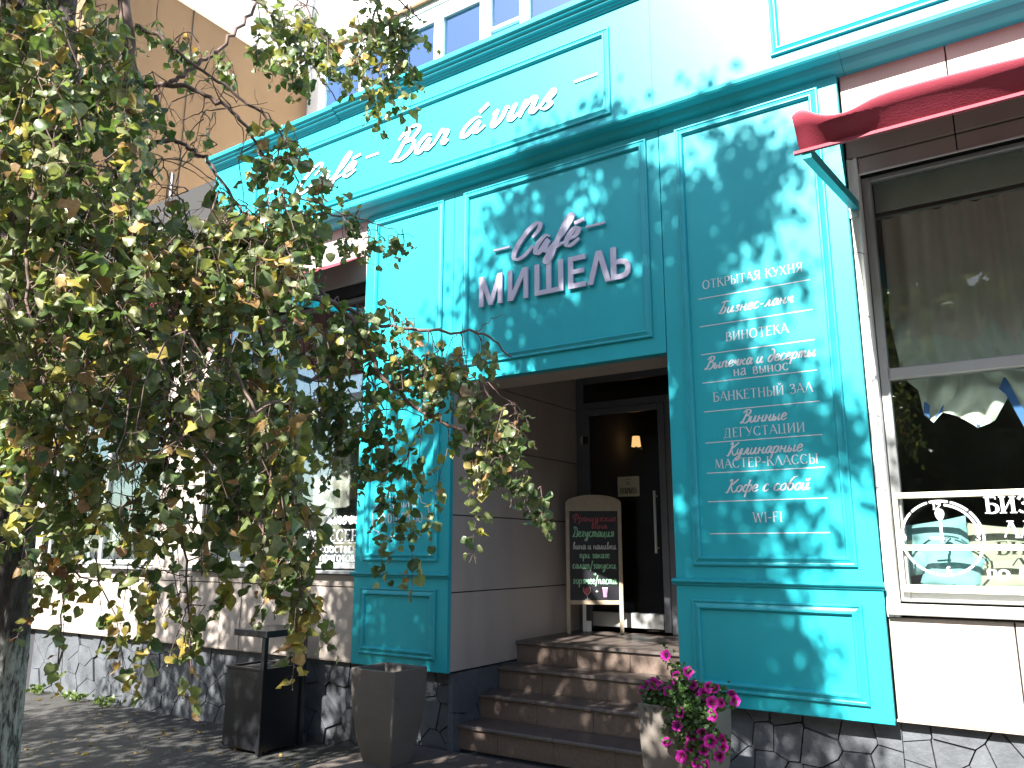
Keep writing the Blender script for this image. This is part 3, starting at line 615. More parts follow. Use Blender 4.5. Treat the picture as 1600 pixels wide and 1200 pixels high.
hd = MB(); k = [(-.512+.024*math.sin(t)*(1+.2*math.cos(t)), yk, 1.735+.034*math.cos(t)) for t in [2*math.pi*i/16 for i in range(16)]]
hd.add(k, [tuple(range(16))]); hd.add([(-.520, yk-.0004, 1.575), (-.504, yk-.0004, 1.575), (-.506, yk-.0004, 1.715), (-.518, yk-.0004, 1.715)], [(0, 1, 2, 3)])
hd.add([(-.575, yk-.0008, 1.592), (-.50, yk-.0008, 1.592), (-.50, yk-.0008, 1.606), (-.575, yk-.0008, 1.608)], [(0, 1, 2, 3)]); hd.build('clock_hands', M['print'], wR)
lettering('lettering', 'БИЗНЕС', 'caps', -.275, .16, 1.738, .088, .073, M['print'], wR, w=.2)
lettering('lettering', 'ЛАНЧ', 'caps', -.20, .11, 1.602, .088, .073, M['print'], wR, w=.2)
lettering('lettering', 'по будням', 'lower', -.305, .19, 1.375, .078, .073, M['print'], wR, w=.22)
# cupcake decal and lettering on the left window
yl = .143
cup = MB(); cx, cz = -5.875, 1.60
cup.add([(cx-.10, yl, cz), (cx+.10, yl, cz), (cx+.075, yl, cz-.17), (cx-.075, yl, cz-.17)], [(0, 1, 2, 3)])
for i, (w_, zz) in enumerate(((.135, .045), (.118, .095), (.09, .14), (.06, .18))):
    e = [(cx-.01*i+w_*math.cos(t), yl-.0003*(i+1), cz+zz-.02+.03*math.sin(t)+.012*math.cos(t)) for t in [2*math.pi*k_/18 for k_ in range(18)]]; cup.add(e, [tuple(range(18))])
e = [(cx-.03+.032*math.cos(t), yl-.002, cz+.21+.04*math.sin(t)) for t in [2*math.pi*k_/14 for k_ in range(14)]]; cup.add(e, [tuple(range(14))])
cup.build('cupcake_decal', M['print'], wL)
cl = MB()
for i in range(6):
    x = cx-.066+.026*i; cl.add([(x-.003, yl-.003, cz-.15), (x+.003, yl-.003, cz-.15), (x+.004+(i-2.5)*.004, yl-.003, cz-.03), (x-.004+(i-2.5)*.004, yl-.003, cz-.03)], [(0, 1, 2, 3)])
for i, (w_, zz) in enumerate(((.12, .06), (.10, .108), (.075, .152))):
    cl.tube([(cx-w_, yl-.003, cz+zz-.012), (cx-w_*.4, yl-.003, cz+zz-.03), (cx+w_*.4, yl-.003, cz+zz-.022), (cx+w_, yl-.003, cz+zz+.0)], [.0035]*4, 4)
cl.build('cupcake_lines', M['ink'], wL)
lettering('lettering', 'Выпечка', 'script', -5.70, -5.16, 1.765, .13, yl, M['print'], wL, w=.2)
lettering('lettering', 'ДЕСЕРТЫ', 'caps', -5.70, -5.0, 1.61, .10, yl, M['print'], wL, w=.2)
lettering('lettering', 'собственного', 'lower', -5.70, -4.98, 1.505, .088, yl, M['print'], wL, w=.2)
lettering('lettering', 'приготовления', 'lower', -5.70, -4.98, 1.425, .088, yl, M['print'], wL, w=.2)
B('rule', M['print'], -5.70, -5.17, yl-.001, yl, 1.588, 1.594, wL)

# things seen behind the glass
def cushion(name, label, m, loc, sx, sz, th, rot, yrot=0):
    mb = MB(); n = 13
    vs = []; 
    for s_ in (-1, 1):
        for j in range(n):
            for i in range(n):
                u = -1+2*i/(n-1); v = -1+2*j/(n-1)
                pin = 1-.10*(abs(u)**3*(1-abs(v))+abs(v)**3*(1-abs(u)))*0-.09*(1-u*u)*abs(v)**2-.0
                h = ((1-u**4)*(1-v**4))**.55
                vs.append((u*sx*(1-.07*(1-v*v)*abs(u)), s_*th*h*(1+.08*math.sin(5*u+3*v)), v*sz*(1-.07*(1-u*u)*abs(v))))
    k = n*n; fs = []
    for j in range(n-1):
        for i in range(n-1):
            a = j*n+i; fs += [(a, a+1, a+1+n, a+n), (k+a+n, k+a+1+n, k+a+1, k+a)]
    mb.add(vs, fs); o = link(name, mb.mesh(name), M[m], smooth=True)
    o.location = loc; o.rotation_euler = (math.radians(-18), math.radians(rot), math.radians(yrot))
    tag(o, label, 'cushion'); return o
cushion('cushion', 'pale blue cushion upright behind the clock decal, upper left', 'cush_blue', (-.60, .36, 1.55), .22, .17, .07, -8)
cushion('cushion', 'pale blue cushion lying in front on the window seat under the clock', 'cush_blue', (-.49, .27, 1.40), .17, .12, .07, 10)
cushion('cushion', 'beige cushion leaning behind the lattice rail right of the clock', 'cush_beige', (-.24, .42, 1.53), .22, .16, .07, 6)
cushion('cushion', 'sand coloured cushion at the front below the beige one', 'cush_beige', (-.25, .30, 1.38), .18, .11, .06, -6)
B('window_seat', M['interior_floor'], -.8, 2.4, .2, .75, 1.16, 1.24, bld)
# curtain, right window
def curtain():
    root = thing('curtain', 'taupe pleated curtain with gathered hem behind the upper right window pane', 'curtain', (-.7, .33, 3.7)); root.location = (0, 0, 0)
    def hem(x):
        P = [(-.70, 2.62), (-.60, 2.52), (-.56, 2.36), (-.50, 2.30), (-.46, 2.36), (-.38, 2.33), (-.28, 2.25), (-.20, 2.29), (-.12, 2.45), (-.02, 2.16), (.04, 2.40), (.12, 2.55), (.5, 2.5), (.9, 2.35), (1.0, 2.6), (2.4, 2.5)]
        for (a, za), (b, zb) in zip(P, P[1:]):
            if a <= x <= b: return za+(zb-za)*(x-a)/(b-a)
        return 2.5
    nx, nz = 300, 70; x0, x1 = -.70, 2.3; zt = 3.72
    vs = []
    for j in range(nz+1):
        t = j/nz
        for i in range(nx+1):
            x = x0+(x1-x0)*i/nx; zb = hem(x); z = zt+(zb-zt)*t
            g = smooth(.45, .9, t)
            pl_ = math.sin(x*58+1.2*math.sin(x*7)+.6*math.sin(z*1.3))*.014*(1-.75*g)+.01*math.sin(x*23+z*1.1)
            sw = g*(.05*math.sin(7*(abs(x+.28-.0)*1.6+z*1.2)*1.4)+.03*math.sin(19*x+9*z)+.02*math.sin(31*x-14*z))
            vs.append((x+.03*g*math.sin(6*z+x*3), .36+pl_-abs(sw)*.8-.05*g, z+.006*math.sin(x*58)*(1-t)))
    mb = MB(); w_ = nx+1; fs = [(j*w_+i, j*w_+i+1, (j+1)*w_+i+1, (j+1)*w_+i) for j in range(nz) for i in range(nx)]
    up = [f for f in fs if f[0]//w_ < nz*.62]; lo = [f for f in fs if f[0]//w_ >= nz*.62]
    mb.v = vs; mb.f = up; a = mb.build('curtain_cloth', M['curtain'], root, smooth=True)
    m2 = MB(); m2.v = vs; m2.f = lo; b = m2.build('gathered_lining', M['curtain_w'], root, smooth=True)
    h1 = MB()
    def strip(xa, xb, dz):
        n = 14; v = []
        for i in range(n+1):
            x = xa+(xb-xa)*i/n; v += [(x, .27, hem(x)+.004), (x+.012, .268, hem(x)+dz)]
        h1.add(v, [(2*i, 2*i+1, 2*i+3, 2*i+2) for i in range(n)])
    strip(-.16, -.03, .10); strip(-.505, -.455, .045); strip(-.56, -.53, .08); strip(-.34, -.24, .015)
    h1.build('blue_hem', M['blue'], root)
    MB().cyl((-.75, .37, 3.735), (2.4, .37, 3.735), .012).build('curtain_rail', M['alu'], root)
curtain()
B('pelmet', M['curtain_w'], -.72, 2.4, .30, .32, 3.75, 3.95, bld)
def curtain_left():
    root = thing('curtain', 'dark taupe curtain drawn behind the cupcake window', 'curtain', (-6, .4, 3.8)); root.location = (0, 0, 0)
    for (x0, x1, zb, m) in ((-7.3, -6.35, 2.3, 'curtain'), (-6.1, -5.6, 1.95, 'curtain'), (-5.5, -4.6, 2.2, 'curtain')):
        mb = MB(); nx = 70; vs = []
        for j in range(12):
            for i in range(nx+1):
                x = x0+(x1-x0)*i/nx; z = 3.8+(zb-3.8)*j/11; vs.append((x, .40+.018*math.sin(x*52+j*.1), z+.02*math.sin(x*9)*j/11))
        w_ = nx+1; mb.v = vs; mb.f = [(j*w_+i, j*w_+i+1, (j+1)*w_+i+1, (j+1)*w_+i) for j in range(11) for i in range(nx)]
        mb.build('curtain_cloth', M[m], root, smooth=True)
    return root
curtain_left()
tag(B('window_display', M['curtain_w'], -5.6, -5.2, .35, .6, 1.36, 1.52), 'pale box standing on the sill behind the cupcake window', 'box')
tb = thing('table', 'white table with bottles seen through the window behind the trunk', 'table', (-9.3, .6, .735))
BB('tabletop', M['white'], -.9, .9, -.25, .35, .86, .9, tb)
for x in (-.8, .8):
    for y in (-.2, .3): B('leg', M['white'], x-.025, x+.025, y-.025, y+.025, 0, .86, tb)
for i, x in enumerate((-.5, -.2, .15, .55)):
    j_ = tag(MB().cyl((-9.3+x, .55, 1.64), (-9.3+x, .55, 1.84), .055, 10, .05).cyl((-9.3+x, .55, 1.84), (-9.3+x, .55, 1.93), .03, 10, .018).build('jar', M['white']),
        ['leftmost white jar on the table behind the trunk', 'second white jar from the trunk behind the far left window', 'third white jar on the window table, next to the rightmost', 'rightmost white jar on the table behind the far left window'][i], 'jar', 'jars on the table behind the window')

# ------------------------------------------------ awnings
def awning(x0, x1, label, seed, flare_left):
    r = random.Random(seed); root = thing('awning', label, 'awning', (x0, .05, 4.2)); root.location = (0, 0, 0)
    nx = 60; zw = 4.31; yw = .045; yf = -1.27; zf = 3.685
    def fz(x):     # wavy front edge
        d = (x-x0); b = .045*math.sin(d*2.1+.4)*math.exp(-d*.25)
        if flare_left: b += .055*math.exp(-((d-.04)/.07)**2)-.04*math.exp(-((d-.25)/.12)**2)
        return zf+b
    mb = MB(); rows = []
    X = [x0+(x1-x0)*(i/nx)**1.6 for i in range(nx+1)]
    ns = 8
    for j in range(ns+1):
        t = j/ns
        rows.append([(x, yw+(yf-yw)*t, zw+(fz(x)-zw)*t-.05*math.sin(math.pi*t)*(1-.3*math.sin(x*3))) for x in X])
    # fold: front edge rolls down and back under to the front bar
    for t, (dy, dz) in ((.1, (-.004, -.01)), (.4, (.04, -.035)), (.75, (.085, -.068)), (1, (.12, -.095))):
        rows.append([(x, yf+dy, fz(x)*(1-t)+(zf)*t+dz) for x in X])
    for rw in rows: mb.v += rw
    w_ = nx+1; mb.f = [(j*w_+i, (j+1)*w_+i, (j+1)*w_+i+1, j*w_+i+1) for j in range(len(rows)-1) for i in range(nx)]
    mb.build('awning_cloth', M['red'], root, smooth=True)
    zb = zf-.095
    MB().box(x0-.03, x1, yf+.107, yf+.13, zb-.012, zb+.004).build('front_bar', M['red'], root)
    arms = [x0+.02]+([x1-.02])+([] if x1-x0 < 2.8 else [(x0+x1)/2])
    for x in arms:
        m_ = MB(); 
        a = Vector((x, yf+.12, zb-.014)); b = Vector((x+.03, .05, 3.72)); d = (b-a); L = d.length; d.normalize(); up = Vector((1, 0, 0)).cross(d)
        for s_ in (0, 1): pass
        vs = []
        for p in (a, b):
            for sx_, su in ((-.01, -.03), (.035, -.03), (.035, .03), (-.01, .03)): vs.append(p+Vector((sx_, 0, 0))+up*su)
        m_.add(vs, [(0, 1, 2, 3), (7, 6, 5, 4), (0, 4, 5, 1), (1, 5, 6, 2), (2, 6, 7, 3), (3, 7, 4, 0)])
        m_.build('support_arm', M['turq_trim'], root)
        B('arm_plate', M['steel'], x+.0, x+.05, .03, .052, 3.64, 3.78, root)
    return root
awning(-.865, 2.6, 'dark pink cloth awning with curled left tip over the right window', 1, True)
awning(-7.45, -5.17, 'dark pink cloth awning over the cupcake window behind the branches', 2, False)

# ================================================================== TURQUOISE SHOPFRONT
sf = thing('shopfront', 'turquoise painted cafe front with pilasters, moulded panels and lettered fascia', 'shopfront', (-4.5, 0, 0)); sf.location = (0, 0, 0)
MOULD = [(0, 0), (0, .016), (.005, .021), (.012, .021), (.016, .015), (.022, .013), (.036, .02), (.044, .026), (.052, .026), (.058, .019), (.062, .006), (.064, 0)]
def moulding(x0, x1, z0, z1, parent, y=0.0): return MB().frame(x0, x1, z0, z1, MOULD, y).build('moulding', M['turq_trim'], parent)
pR = BB('pilaster', M['turq'], -2.122, -.842, 0, .045, .558, 4.72, sf, b=.004, label='right pilaster printed with the menu list')
pL = BB('pilaster', M['turq'], -5.112, -4.066, 0, .045, .575, 4.72, sf, b=.004, label='left pilaster with the opening hours')
moulding(-1.992, -.966, 1.432, 4.605, pR); moulding(-2.016, -.962, .648, 1.214, pR)
moulding(-5.010, -4.176, 1.438, 4.603, pL); moulding(-5.020, -4.182, .67, 1.214, pL)
LEDGE = [(0, 1.300), (-.012, 1.303), (-.016, 1.308), (-.016, 1.314), (-.028, 1.318), (-.036, 1.326), (-.036, 1.336), (-.028, 1.342), (-.006, 1.346), (0, 1.346)]
MB().prof_x(LEDGE, -2.142, -.826).build('ledge', M['turq_trim'], pR); MB().prof_x(LEDGE, -5.128, -4.046).build('ledge', M['turq_trim'], pL)
for a, b in ((-2.142, -2.1225), (-.8415, -.826)): B('ledge_end', M['turq_trim'], a, b, .0, .045, 1.303, 1.344, pR)
lt = BB('lintel_board', M['turq'], -4.062, -2.126, .0005, .045, 2.913, 4.72, sf, b=.002)
moulding(-3.955, -2.222, 3.04, 4.607, lt)
B('lintel_edge', M['turq_trim'], -4.062, -2.126, .046, .10, 2.913, 2.934, sf)
B('return_board', M['turq'], -2.122, -2.10, .046, .10, .575, 4.72, sf)
# fascia in boards
FP = [(.0, 4.66), (-.03, 4.668), (-.055, 4.68), (-.075, 4.70), (-.085, 4.712), (-.125, 4.716), (-.15, 4.722), (-.162, 4.735), (-.164, 4.75), (-.155, 4.763), (-.143, 4.77), (-.14, 4.785), (-.14, 5.74), (.1, 5.74), (.1, 4.66)]
fb = [-7.38, -5.25, -2.10, -.79, .62, 2.2, 3.2]
for a, b in zip(fb, fb[1:]): MB().prof_x(FP, a+.0012, b-.0012).build('fascia_board', M['turq'], sf)
f0 = [o for o in bpy.data.objects if o.name.startswith('fascia_board')]
moulding(-6.68, -2.44, 4.822, 5.572, f0[1], -.14); moulding(-1.22, 3.1, 4.85, 5.60, f0[2], -.14)
for (a, b, dz) in ((-7.42, -5.42, -.012), (-5.418, -1.9, 0), (-1.898, 1.2, 0), (1.202, 3.2, 0)):
    CP = [(-.14, 5.715), (-.155, 5.718), (-.158, 5.732), (-.172, 5.736), (-.185, 5.75), (-.205, 5.757), (-.208, 5.775), (-.232, 5.782), (-.24, 5.80), (-.258, 5.806), (-.262, 5.845), (-.25, 5.855), (.1, 5.862), (.1, 5.7405), (-.1405, 5.7405)]
    MB().prof_x([(y, z+dz) for y, z in CP], a, b).build('cornice', M['turq_trim'], sf)
# menu list
rows = [3.265, 3.062, 2.860, 2.659, 2.457, 2.243, 2.038, 1.8475, 1.637]
for i, z in enumerate(rows): B('rule', M['print'], -1.870, -1.110, -.0012, -.0004, z-.003, z+.003, pR)
YP = -.0006
for tx, font, a, b, z, h, w in (('ОТКРЫТАЯ КУХНЯ', 'caps', -1.835, -1.15, 3.332, .062, .125), ('Бизнес-ланч', 'script', -1.735, -1.225, 3.132, .085, .145),
    ('ВИНОТЕКА', 'caps', -1.69, -1.268, 2.932, .062, .125), ('Выпечка и десерты', 'script', -1.845, -1.11, 2.752, .085, .145), ('на вынос', 'lower', -1.65, -1.285, 2.682, .075, .125),
    ('БАНКЕТНЫЙ ЗАЛ', 'caps', -1.80, -1.145, 2.522, .062, .125), ('Винные', 'script', -1.62, -1.32, 2.358, .085, .145), ('ДЕГУСТАЦИИ', 'caps', -1.74, -1.21, 2.27, .06, .125),
    ('Кулинарные', 'script', -1.725, -1.235, 2.148, .085, .145), ('МАСТЕР-КЛАССЫ', 'caps', -1.81, -1.145, 2.066, .06, .125), ('Кофе с собой', 'script', -1.745, -1.21, 1.905, .085, .145), ('WI-FI', 'caps', -1.575, -1.388, 1.708, .062, .125)):
    lettering('lettering', tx, font, a, b, z, h, YP, M['print'], pR, w=w)
# opening hours badge
c = (-4.597, 1.80); half = [(0, .215), (.06, .165), (.16, .185), (.22, .17), (.235, .12), (.30, .10), (.318, .05), (.318, -.04), (.30, -.10), (.235, -.12), (.22, -.17), (.16, -.18), (.06, -.155), (0, -.20)]
pts = [(c[0]+x, YP-.002, c[1]+z) for x, z in half]+[(c[0]-x, YP-.002, c[1]+z) for x, z in half[::-1]]
MB().tube(pts+[pts[0]], [.0045]*(len(pts)+1), 4).build('badge_outline', M['print'], pL)
lettering('lettering', 'ЧАСЫ РАБОТЫ', 'caps', -4.80, -4.42, 1.885, .038, YP, M['print'], pL, w=.2, serif=False)
lettering('lettering', '10:00-23:00', 'caps', -4.855, -4.345, 1.755, .082, YP, M['print'], pL, w=.13, serif=False)
# fascia lettering (raised white script)
YF = -.150
for tx, a, b, z, h in (('Café', -6.0, -5.16, 5.075, .245), ('Bar', -4.72, -4.04, 5.06, .275), ('á', -3.92, -3.66, 5.06, .27), ('vins', -3.60, -2.93, 5.06, .27)):
    lettering('lettering', tx, 'script', a, b, z, h, YF, M['print'], f0[1] if a > -5 else f0[0], w=.18, depth=.009)
for a, b in ((-6.45, -6.24), (-5.04, -4.87), (-2.76, -2.55)): BB('dash', M['print'], a, b, -.150, -.1405, 5.19, 5.215, f0[1], b=.002)
# cafe sign (raised metal letters)
sg = thing('cafe_sign', 'raised silvery letters Café МИШЕЛЬ mounted on the turquoise board above the entrance', 'sign', (-3.1, 0, 3.52)); sg.location = (0, 0, 0)
YS = -.030
lettering('script_word', 'Café', 'script', -3.44, -2.80, 3.88, .26, YS, M['letter'], sg, w=.19, depth=.016)
BB('dash', M['letter'], -3.62, -3.455, YS, YS+.014, 3.985, 4.005, sg, b=.002); BB('dash', M['letter'], -2.745, -2.575, YS, YS+.014, 3.992, 4.012, sg, b=.002)
def bold(name, x, w, strokes, t=.047):
    z0, h = 3.522, .262; mb = MB()
    for k, pl_ in enumerate(strokes):
        y = YS-k*.0003; p = [(x+a*w, z0+b*h) for a, b in pl_]
        n = len(p); vs = [(a, y, b) for a, b in p]+[(a, y+.016, b) for a, b in p]
        mb.add(vs, [tuple(range(n)), tuple(range(2*n-1, n-1, -1))]+[(i, i+n, (i+1) % n+n, (i+1) % n) for i in range(n)])
    return mb.build(name, M['letter'], sg)
def bar(x0, z0, x1, z1): return [(x0, z0), (x1, z0), (x1, z1), (x0, z1)]
t = .19
bold('letter', -3.765, .235, [bar(0, 0, t, 1), bar(1-t, 0, 1, 1), [(t*.0, 1), (t*1.05, 1), (.5, .28), (.5, 0), (.42, 0)], [(1-t*1.05, 1), (1, 1), (.58, 0), (.5, 0), (.5, .28)]])
bold('letter', -3.475, .195, [bar(0, 0, .21, 1), bar(.79, 0, 1, 1), [(0, 0), (.26, 0), (1, 1), (.74, 1)]])
bold('letter', -3.215, .265, [bar(0, 0, .17, 1), bar(.415, .15, .585, 1), bar(.83, 0, 1, 1), bar(.17, 0, .83, .15)])
bold('letter', -2.905, .155, [bar(0, 0, .28, 1), bar(.28, .85, 1, 1), bar(.28, .44, .9, .58), bar(.28, 0, 1, .15)])
bold('letter', -2.735, .20, [[(0, 0), (.23, 0), (.6, 1), (.38, 1)], [(.40, 1), (.62, 1), (1, 0), (.76, 0)]])
R1 = [(.26+.74*(.5+.5*math.sin(a)), .30-.30*math.cos(a)) for a in [math.pi*i/12 for i in range(13)]]
ou = [(.28, 0), (.55, 0), (.80, .04), (.95, .14), (1, .3), (.95, .46), (.80, .56), (.55, .6), (.28, .6)]; inn = [(.28, .15), (.52, .15), (.66, .18), (.73, .24), (.75, .3), (.73, .37), (.66, .42), (.52, .45), (.28, .45)]
bold('letter', -2.535, .165, [bar(0, 0, .28, 1)]+[[ou[i], ou[i+1], inn[i+1], inn[i]] for i in range(8)])

# ================================================================== UPPER FLOOR
up = thing('upper_floor', 'white upper storey with a strip of glazed balcony windows above the cornice', 'building', (-4, 0, 5.7)); up.location = (0, 0, 0)
yb = .10
B('sill_band', M['white_wall'], -6.0, 4, yb+.002, yb+.12, 5.70, 5.90, up)
B('side_wall', M['white_wall'], -6.02, -5.95, yb+.02, 4.2, 5.72, 9.5, up)
B('wall_above', M['white_wall'], -6.0, 4, yb-.02, yb+.2, 6.74, 11, up)
B('brown_shadow_edge', M['tan'], -6.05, 4, yb-.06, yb-.021, 6.80, 6.83, up)  # brown strip stands in for the shadow line over the windows
B('window_head', M['white'], -5.94, -2.75, yb-.005, yb+.07, 6.62, 6.74, up); B('head_shadow_strip', M['alu'], -5.94, -2.75, yb+.0, yb+.06, 6.58, 6.62, up)
B('wall_right', M['white_wall'], -2.75, 4, yb, yb+.2, 5.90, 6.74, up)
bw = [(-5.93, -5.42), (-5.36, -5.02), (-4.90, -4.43), (-4.32, -3.88), (-3.76, -3.44), (-3.34, -2.84)]
for x0, x1 in zip([-5.95, -5.42, -5.02, -4.43, -3.88, -3.44, -2.84], [-5.93, -5.36, -4.90, -4.32, -3.76, -3.34, -2.75]):
    BB('mullion', M['white'], x0, x1, yb-.01, yb+.06, 5.90, 6.58, up, b=.006)
for x0, x1 in bw: B('glass', M['glass_up'], x0, x1, yb+.03, yb+.036, 5.90, 6.58, up)
BB('transom', M['white'], -3.76, -3.44, yb-.008, yb+.05, 6.20, 6.235, up, b=.004)
for (x0, x1) in ((-5.34, -5.04), (-3.74, -3.46)):
    mb = MB(); vs = []
    for j in range(2):
        for i in range(31): x = x0+(x1-x0)*i/30; vs.append((x, yb+.12+.012*math.sin(x*70), 5.9+.7*j))
    mb.v = vs; mb.f = [(i, i+1, i+32, i+31) for i in range(30)]
    tag(mb.build('curtain', M['curtain_w'], smooth=True), 'pale net curtain behind the narrow balcony pane' if x0 < -5 else 'pale net curtain behind the balcony pane with a crossbar', 'curtain')
B('balcony_back', M['interior'], -6, -2.7, 2.0, 2.1, 5.7, 7, up); B('balcony_ceiling', M['interior'], -5.95, 3.9, yb+.2, 2.0, 6.75, 6.8, up)
bx = thing('storage_box', 'white box with red print on the balcony sill behind the rightmost pane', 'box', (-3.0, .3, 5.93))
B('carton', M['white'], -.22, .2, 0, .3, 0, .26, bx); B('print_band', M['chalk_r'], -.1, .06, -.004, -.001, .16, .22, bx)
tag(B('storage_box', M['white'], -5.62, -5.45, .25, .4, 5.9, 6.1), 'small white box behind the leftmost balcony pane', 'box')
# back wall of the corner and tan wing
wg = thing('tan_wing', 'tan rendered building wing with white eaves band rising behind the cafe roof', 'building', (-11, 0, 5.7)); wg.location = (0, 0, 0)
def tan():
    X = -11.0
    B('wall', M['tan'], -16, X, .06, 4.2, 5.73, 10.42, wg)
    B('eaves_band', M['white_wall'], -16, X+.07, -.05, 4.2, 10.42, 10.68, wg); B('upper_wall', M['white_wall'], -16, X+.02, 0, 4.2, 10.68, 14, wg)
    B('cable', M['bin'], X+.005, X+.015, 1.67, 1.68, 5.8, 11, wg)
    B('conduit', M['steel'], X+.01, X+.04, 1.52, 1.55, 5.8, 7.4, wg); B('conduit', M['bin'], X+.01, X+.035, 1.57, 1.59, 5.8, 7.4, wg)
tan()
B('rear_wall', M['white_wall'], -11.0, -6.0, 4.21, 4.4, 5.72, 14, up)
B('rear_window', M['glass_up'], -9.4, -8.5, 4.17, 4.19, 7.0, 8.4, up)
for x0, x1 in ((-8.28, -8.2), (-7.3, -7.22)): B('rear_window_frame', M['white'], x0-1.2, x1-1.2, 4.14, 4.208, 6.92, 8.48, up)
B('rear_window_frame', M['white'], -9.4, -8.5, 4.14, 4.208, 8.4, 8.48, up); B('rear_window_frame', M['white'], -9.4, -8.5, 4.14, 4.208, 6.92, 7.0, up)

# ================================================================== STREET OBJECTS
def planter(name, label, cx, cy, z0, w=.43, d=.38, h=.66, group='taupe square planters by the steps'):
    t = thing(name, label, 'planter', (cx, cy, z0), group)
    prof = [(.61, 0), (.67, .05), (.81, .18), (.92, .33), (.98, .5), (1.0, .66)]
    mb = MB(); n = 0; rings = []
    def ring(s, z, b=.05):
        pts = []
        for sx, sy, a0 in ((1, 1, 0), (-1, 1, 90), (-1, -1, 180), (1, -1, 270)):
            for k in range(3):
                a = math.radians(a0+45*k); r = .012
                pts.append((sx*(w/2*s-r)+r*math.cos(a), sy*(d/2*s-r)+r*math.sin(a), z))
        return pts
    rs = [ring(s, z*h/.66) for s, z in prof]+[ring(.985, h+.004), ring(.93, h+.004), ring(.91, h-.01), ring(.88, h-.12)]
    for k, rr in enumerate(rs): mb.v += rr
    m_ = 12
    mb.f = [(k*m_+i, k*m_+(i+1) % m_, (k+1)*m_+(i+1) % m_, (k+1)*m_+i) for k in range(len(rs)-1) for i in range(m_)]; mb.f.append(tuple(range(m_-1, -1, -1)))
    mb.build('pot', M['planter'], t)
    B('soil', M['soil'], -w*.43, w*.43, -d*.43, d*.43, h-.12, h-.085, t)
    return t
planter('planter', 'empty tapered taupe planter between the litter bin and the steps', -4.25, -.46, .0)
PRX, PRY = -1.875, -.55
planter('planter', 'tapered taupe planter holding magenta petunias right of the steps', PRX, PRY, .0)

# litter bin
lb = thing('litter_bin', 'black metal litter bin with a flat roof plate left of the empty planter', 'bin', (-5.86, -.285, -.13))
w, d = .24, .215
BB('body', M['bin'], -w, w, -d, d, .02, .655, lb, b=.006)
B('bin_opening', M['core'], -w+.05, w-.05, -d+.05, d-.05, .64, .6565, lb)
MB().frame(-w, w, 0, 1, [(0, 0)], 0)
rim = MB()
rim.box(-w-.004, w+.004, -d-.004, -d+.03, .655, .672); rim.box(-w-.004, w+.004, d-.03, d+.004, .655, .672); rim.box(-w-.004, -w+.03, -d+.03, d-.03, .655, .672); rim.box(w-.03, w+.004, -d+.03, d-.03, .655, .672); rim.build('rim', M['bin'], lb)
for sx in (1,):
    for sy in (-1, 1): BB('post', M['bin'], sx*(w+.002)-.02, sx*(w+.002)+.02, sy*(d+.002)-.02, sy*(d+.002)+.02, 0, .93, lb, b=.003)
BB('roof_plate', M['bin'], -.14, w+.05, -d-.03, d+.03, .93, .985, lb, b=.004)

# chalkboard
cb = thing('chalkboard', 'beige framed standing chalkboard with chalked wine menu on the top landing', 'chalkboard', (-3.733, 1.885, .738))
cb.rotation_euler = (0, 0, math.atan2(2.02-1.75, -3.495+3.969)); cw = .275
BB('leg', M['wood'], -cw, -cw+.038, -.018, .018, 0, 1.17, cb, b=.004); BB('leg', M['wood'], cw-.038, cw, -.018, .018, 0, 1.17, cb, b=.004)
BB('rail', M['wood'], -cw+.038, cw-.038, -.015, .015, .275, .315, cb, b=.003)
poly = [(-cw, 1.17)]+[(cw, 1.17)]+[(cw*math.cos(a), 1.245+.085*math.sin(a)) for a in [math.pi*i/16 for i in range(17)]]
MB().prism([(-cw, 1.1705), (cw, 1.1705)]+[(cw*math.cos(a), 1.245+.085*math.sin(a)) for a in [math.pi*i/16 for i in range(17)]], -.018, .018, .0).build('arched_top', M['wood'], cb)
B('writing_panel', M['board'], -cw+.038, cw-.038, -.006, .006, .315, 1.1695, cb)
rb = MB(); rb.box(-.115, -.08, .26, .285, 0, 1.0); rb.box(-.115, -.03, .255, .2899, 0, .10)
rb.v = [(x, y*(1-(z/1.0)*.85)+.02 if z > .5 else y, z) for x, y, z in rb.v]; rb.build('rear_support', M['white'], cb)  # white colour stands in for the sun falling on this leg
for tx, x0, x1, z, h, m in (('Французские', -.2, .22, 1.07, .075, 'chalk_r'), ('вина', -.02, .13, 1.0, .065, 'chalk_r'), ('Дегустация', -.205, .2, .92, .10, 'chalk_g'), ('вина и наливки', -.205, .215, .80, .075, 'chalk_w'),
    ('при заказе', -.14, .15, .715, .075, 'chalk_g'), ('салат/закуски', -.21, .21, .615, .08, 'chalk_g'), ('+', -.015, .03, .545, .06, 'chalk_g'), ('горячее/паста', -.21, .21, .47, .085, 'chalk_g'), ('+', .0, .04, .385, .05, 'chalk_w')):
    lettering('lettering', tx, 'script', x0, x1, z, h, -.0075, M[m], cb, w=.13, shear=.05)
gl = MB(); gx_, gz = -.075, .40
e = [(gx_+.032*math.sin(t)*(1.0 if math.cos(t) < 0 else .85), -.0078, gz+.035*math.cos(t)) for t in [2*math.pi*i/16 for i in range(16)]]; gl.add(e, [tuple(range(16))]); gl.build('wine_glass_drawing', M['chalk_r'], cb)
MB().tube([(gx_-.03, -.0085, gz+.038), (gx_-.038, -.0085, gz), (gx_, -.0085, gz-.038), (gx_+.038, -.0085, gz), (gx_+.03, -.0085, gz+.038)], [.0022]*5, 4).tube([(gx_, -.0085, gz-.036), (gx_+.005, -.0085, gz-.075)], [.002]*2, 4).tube([(gx_-.02, -.0085, gz-.078), (gx_+.03, -.0085, gz-.072)], [.002]*2, 4).build('wine_glass_outline', M['chalk_w'], cb)
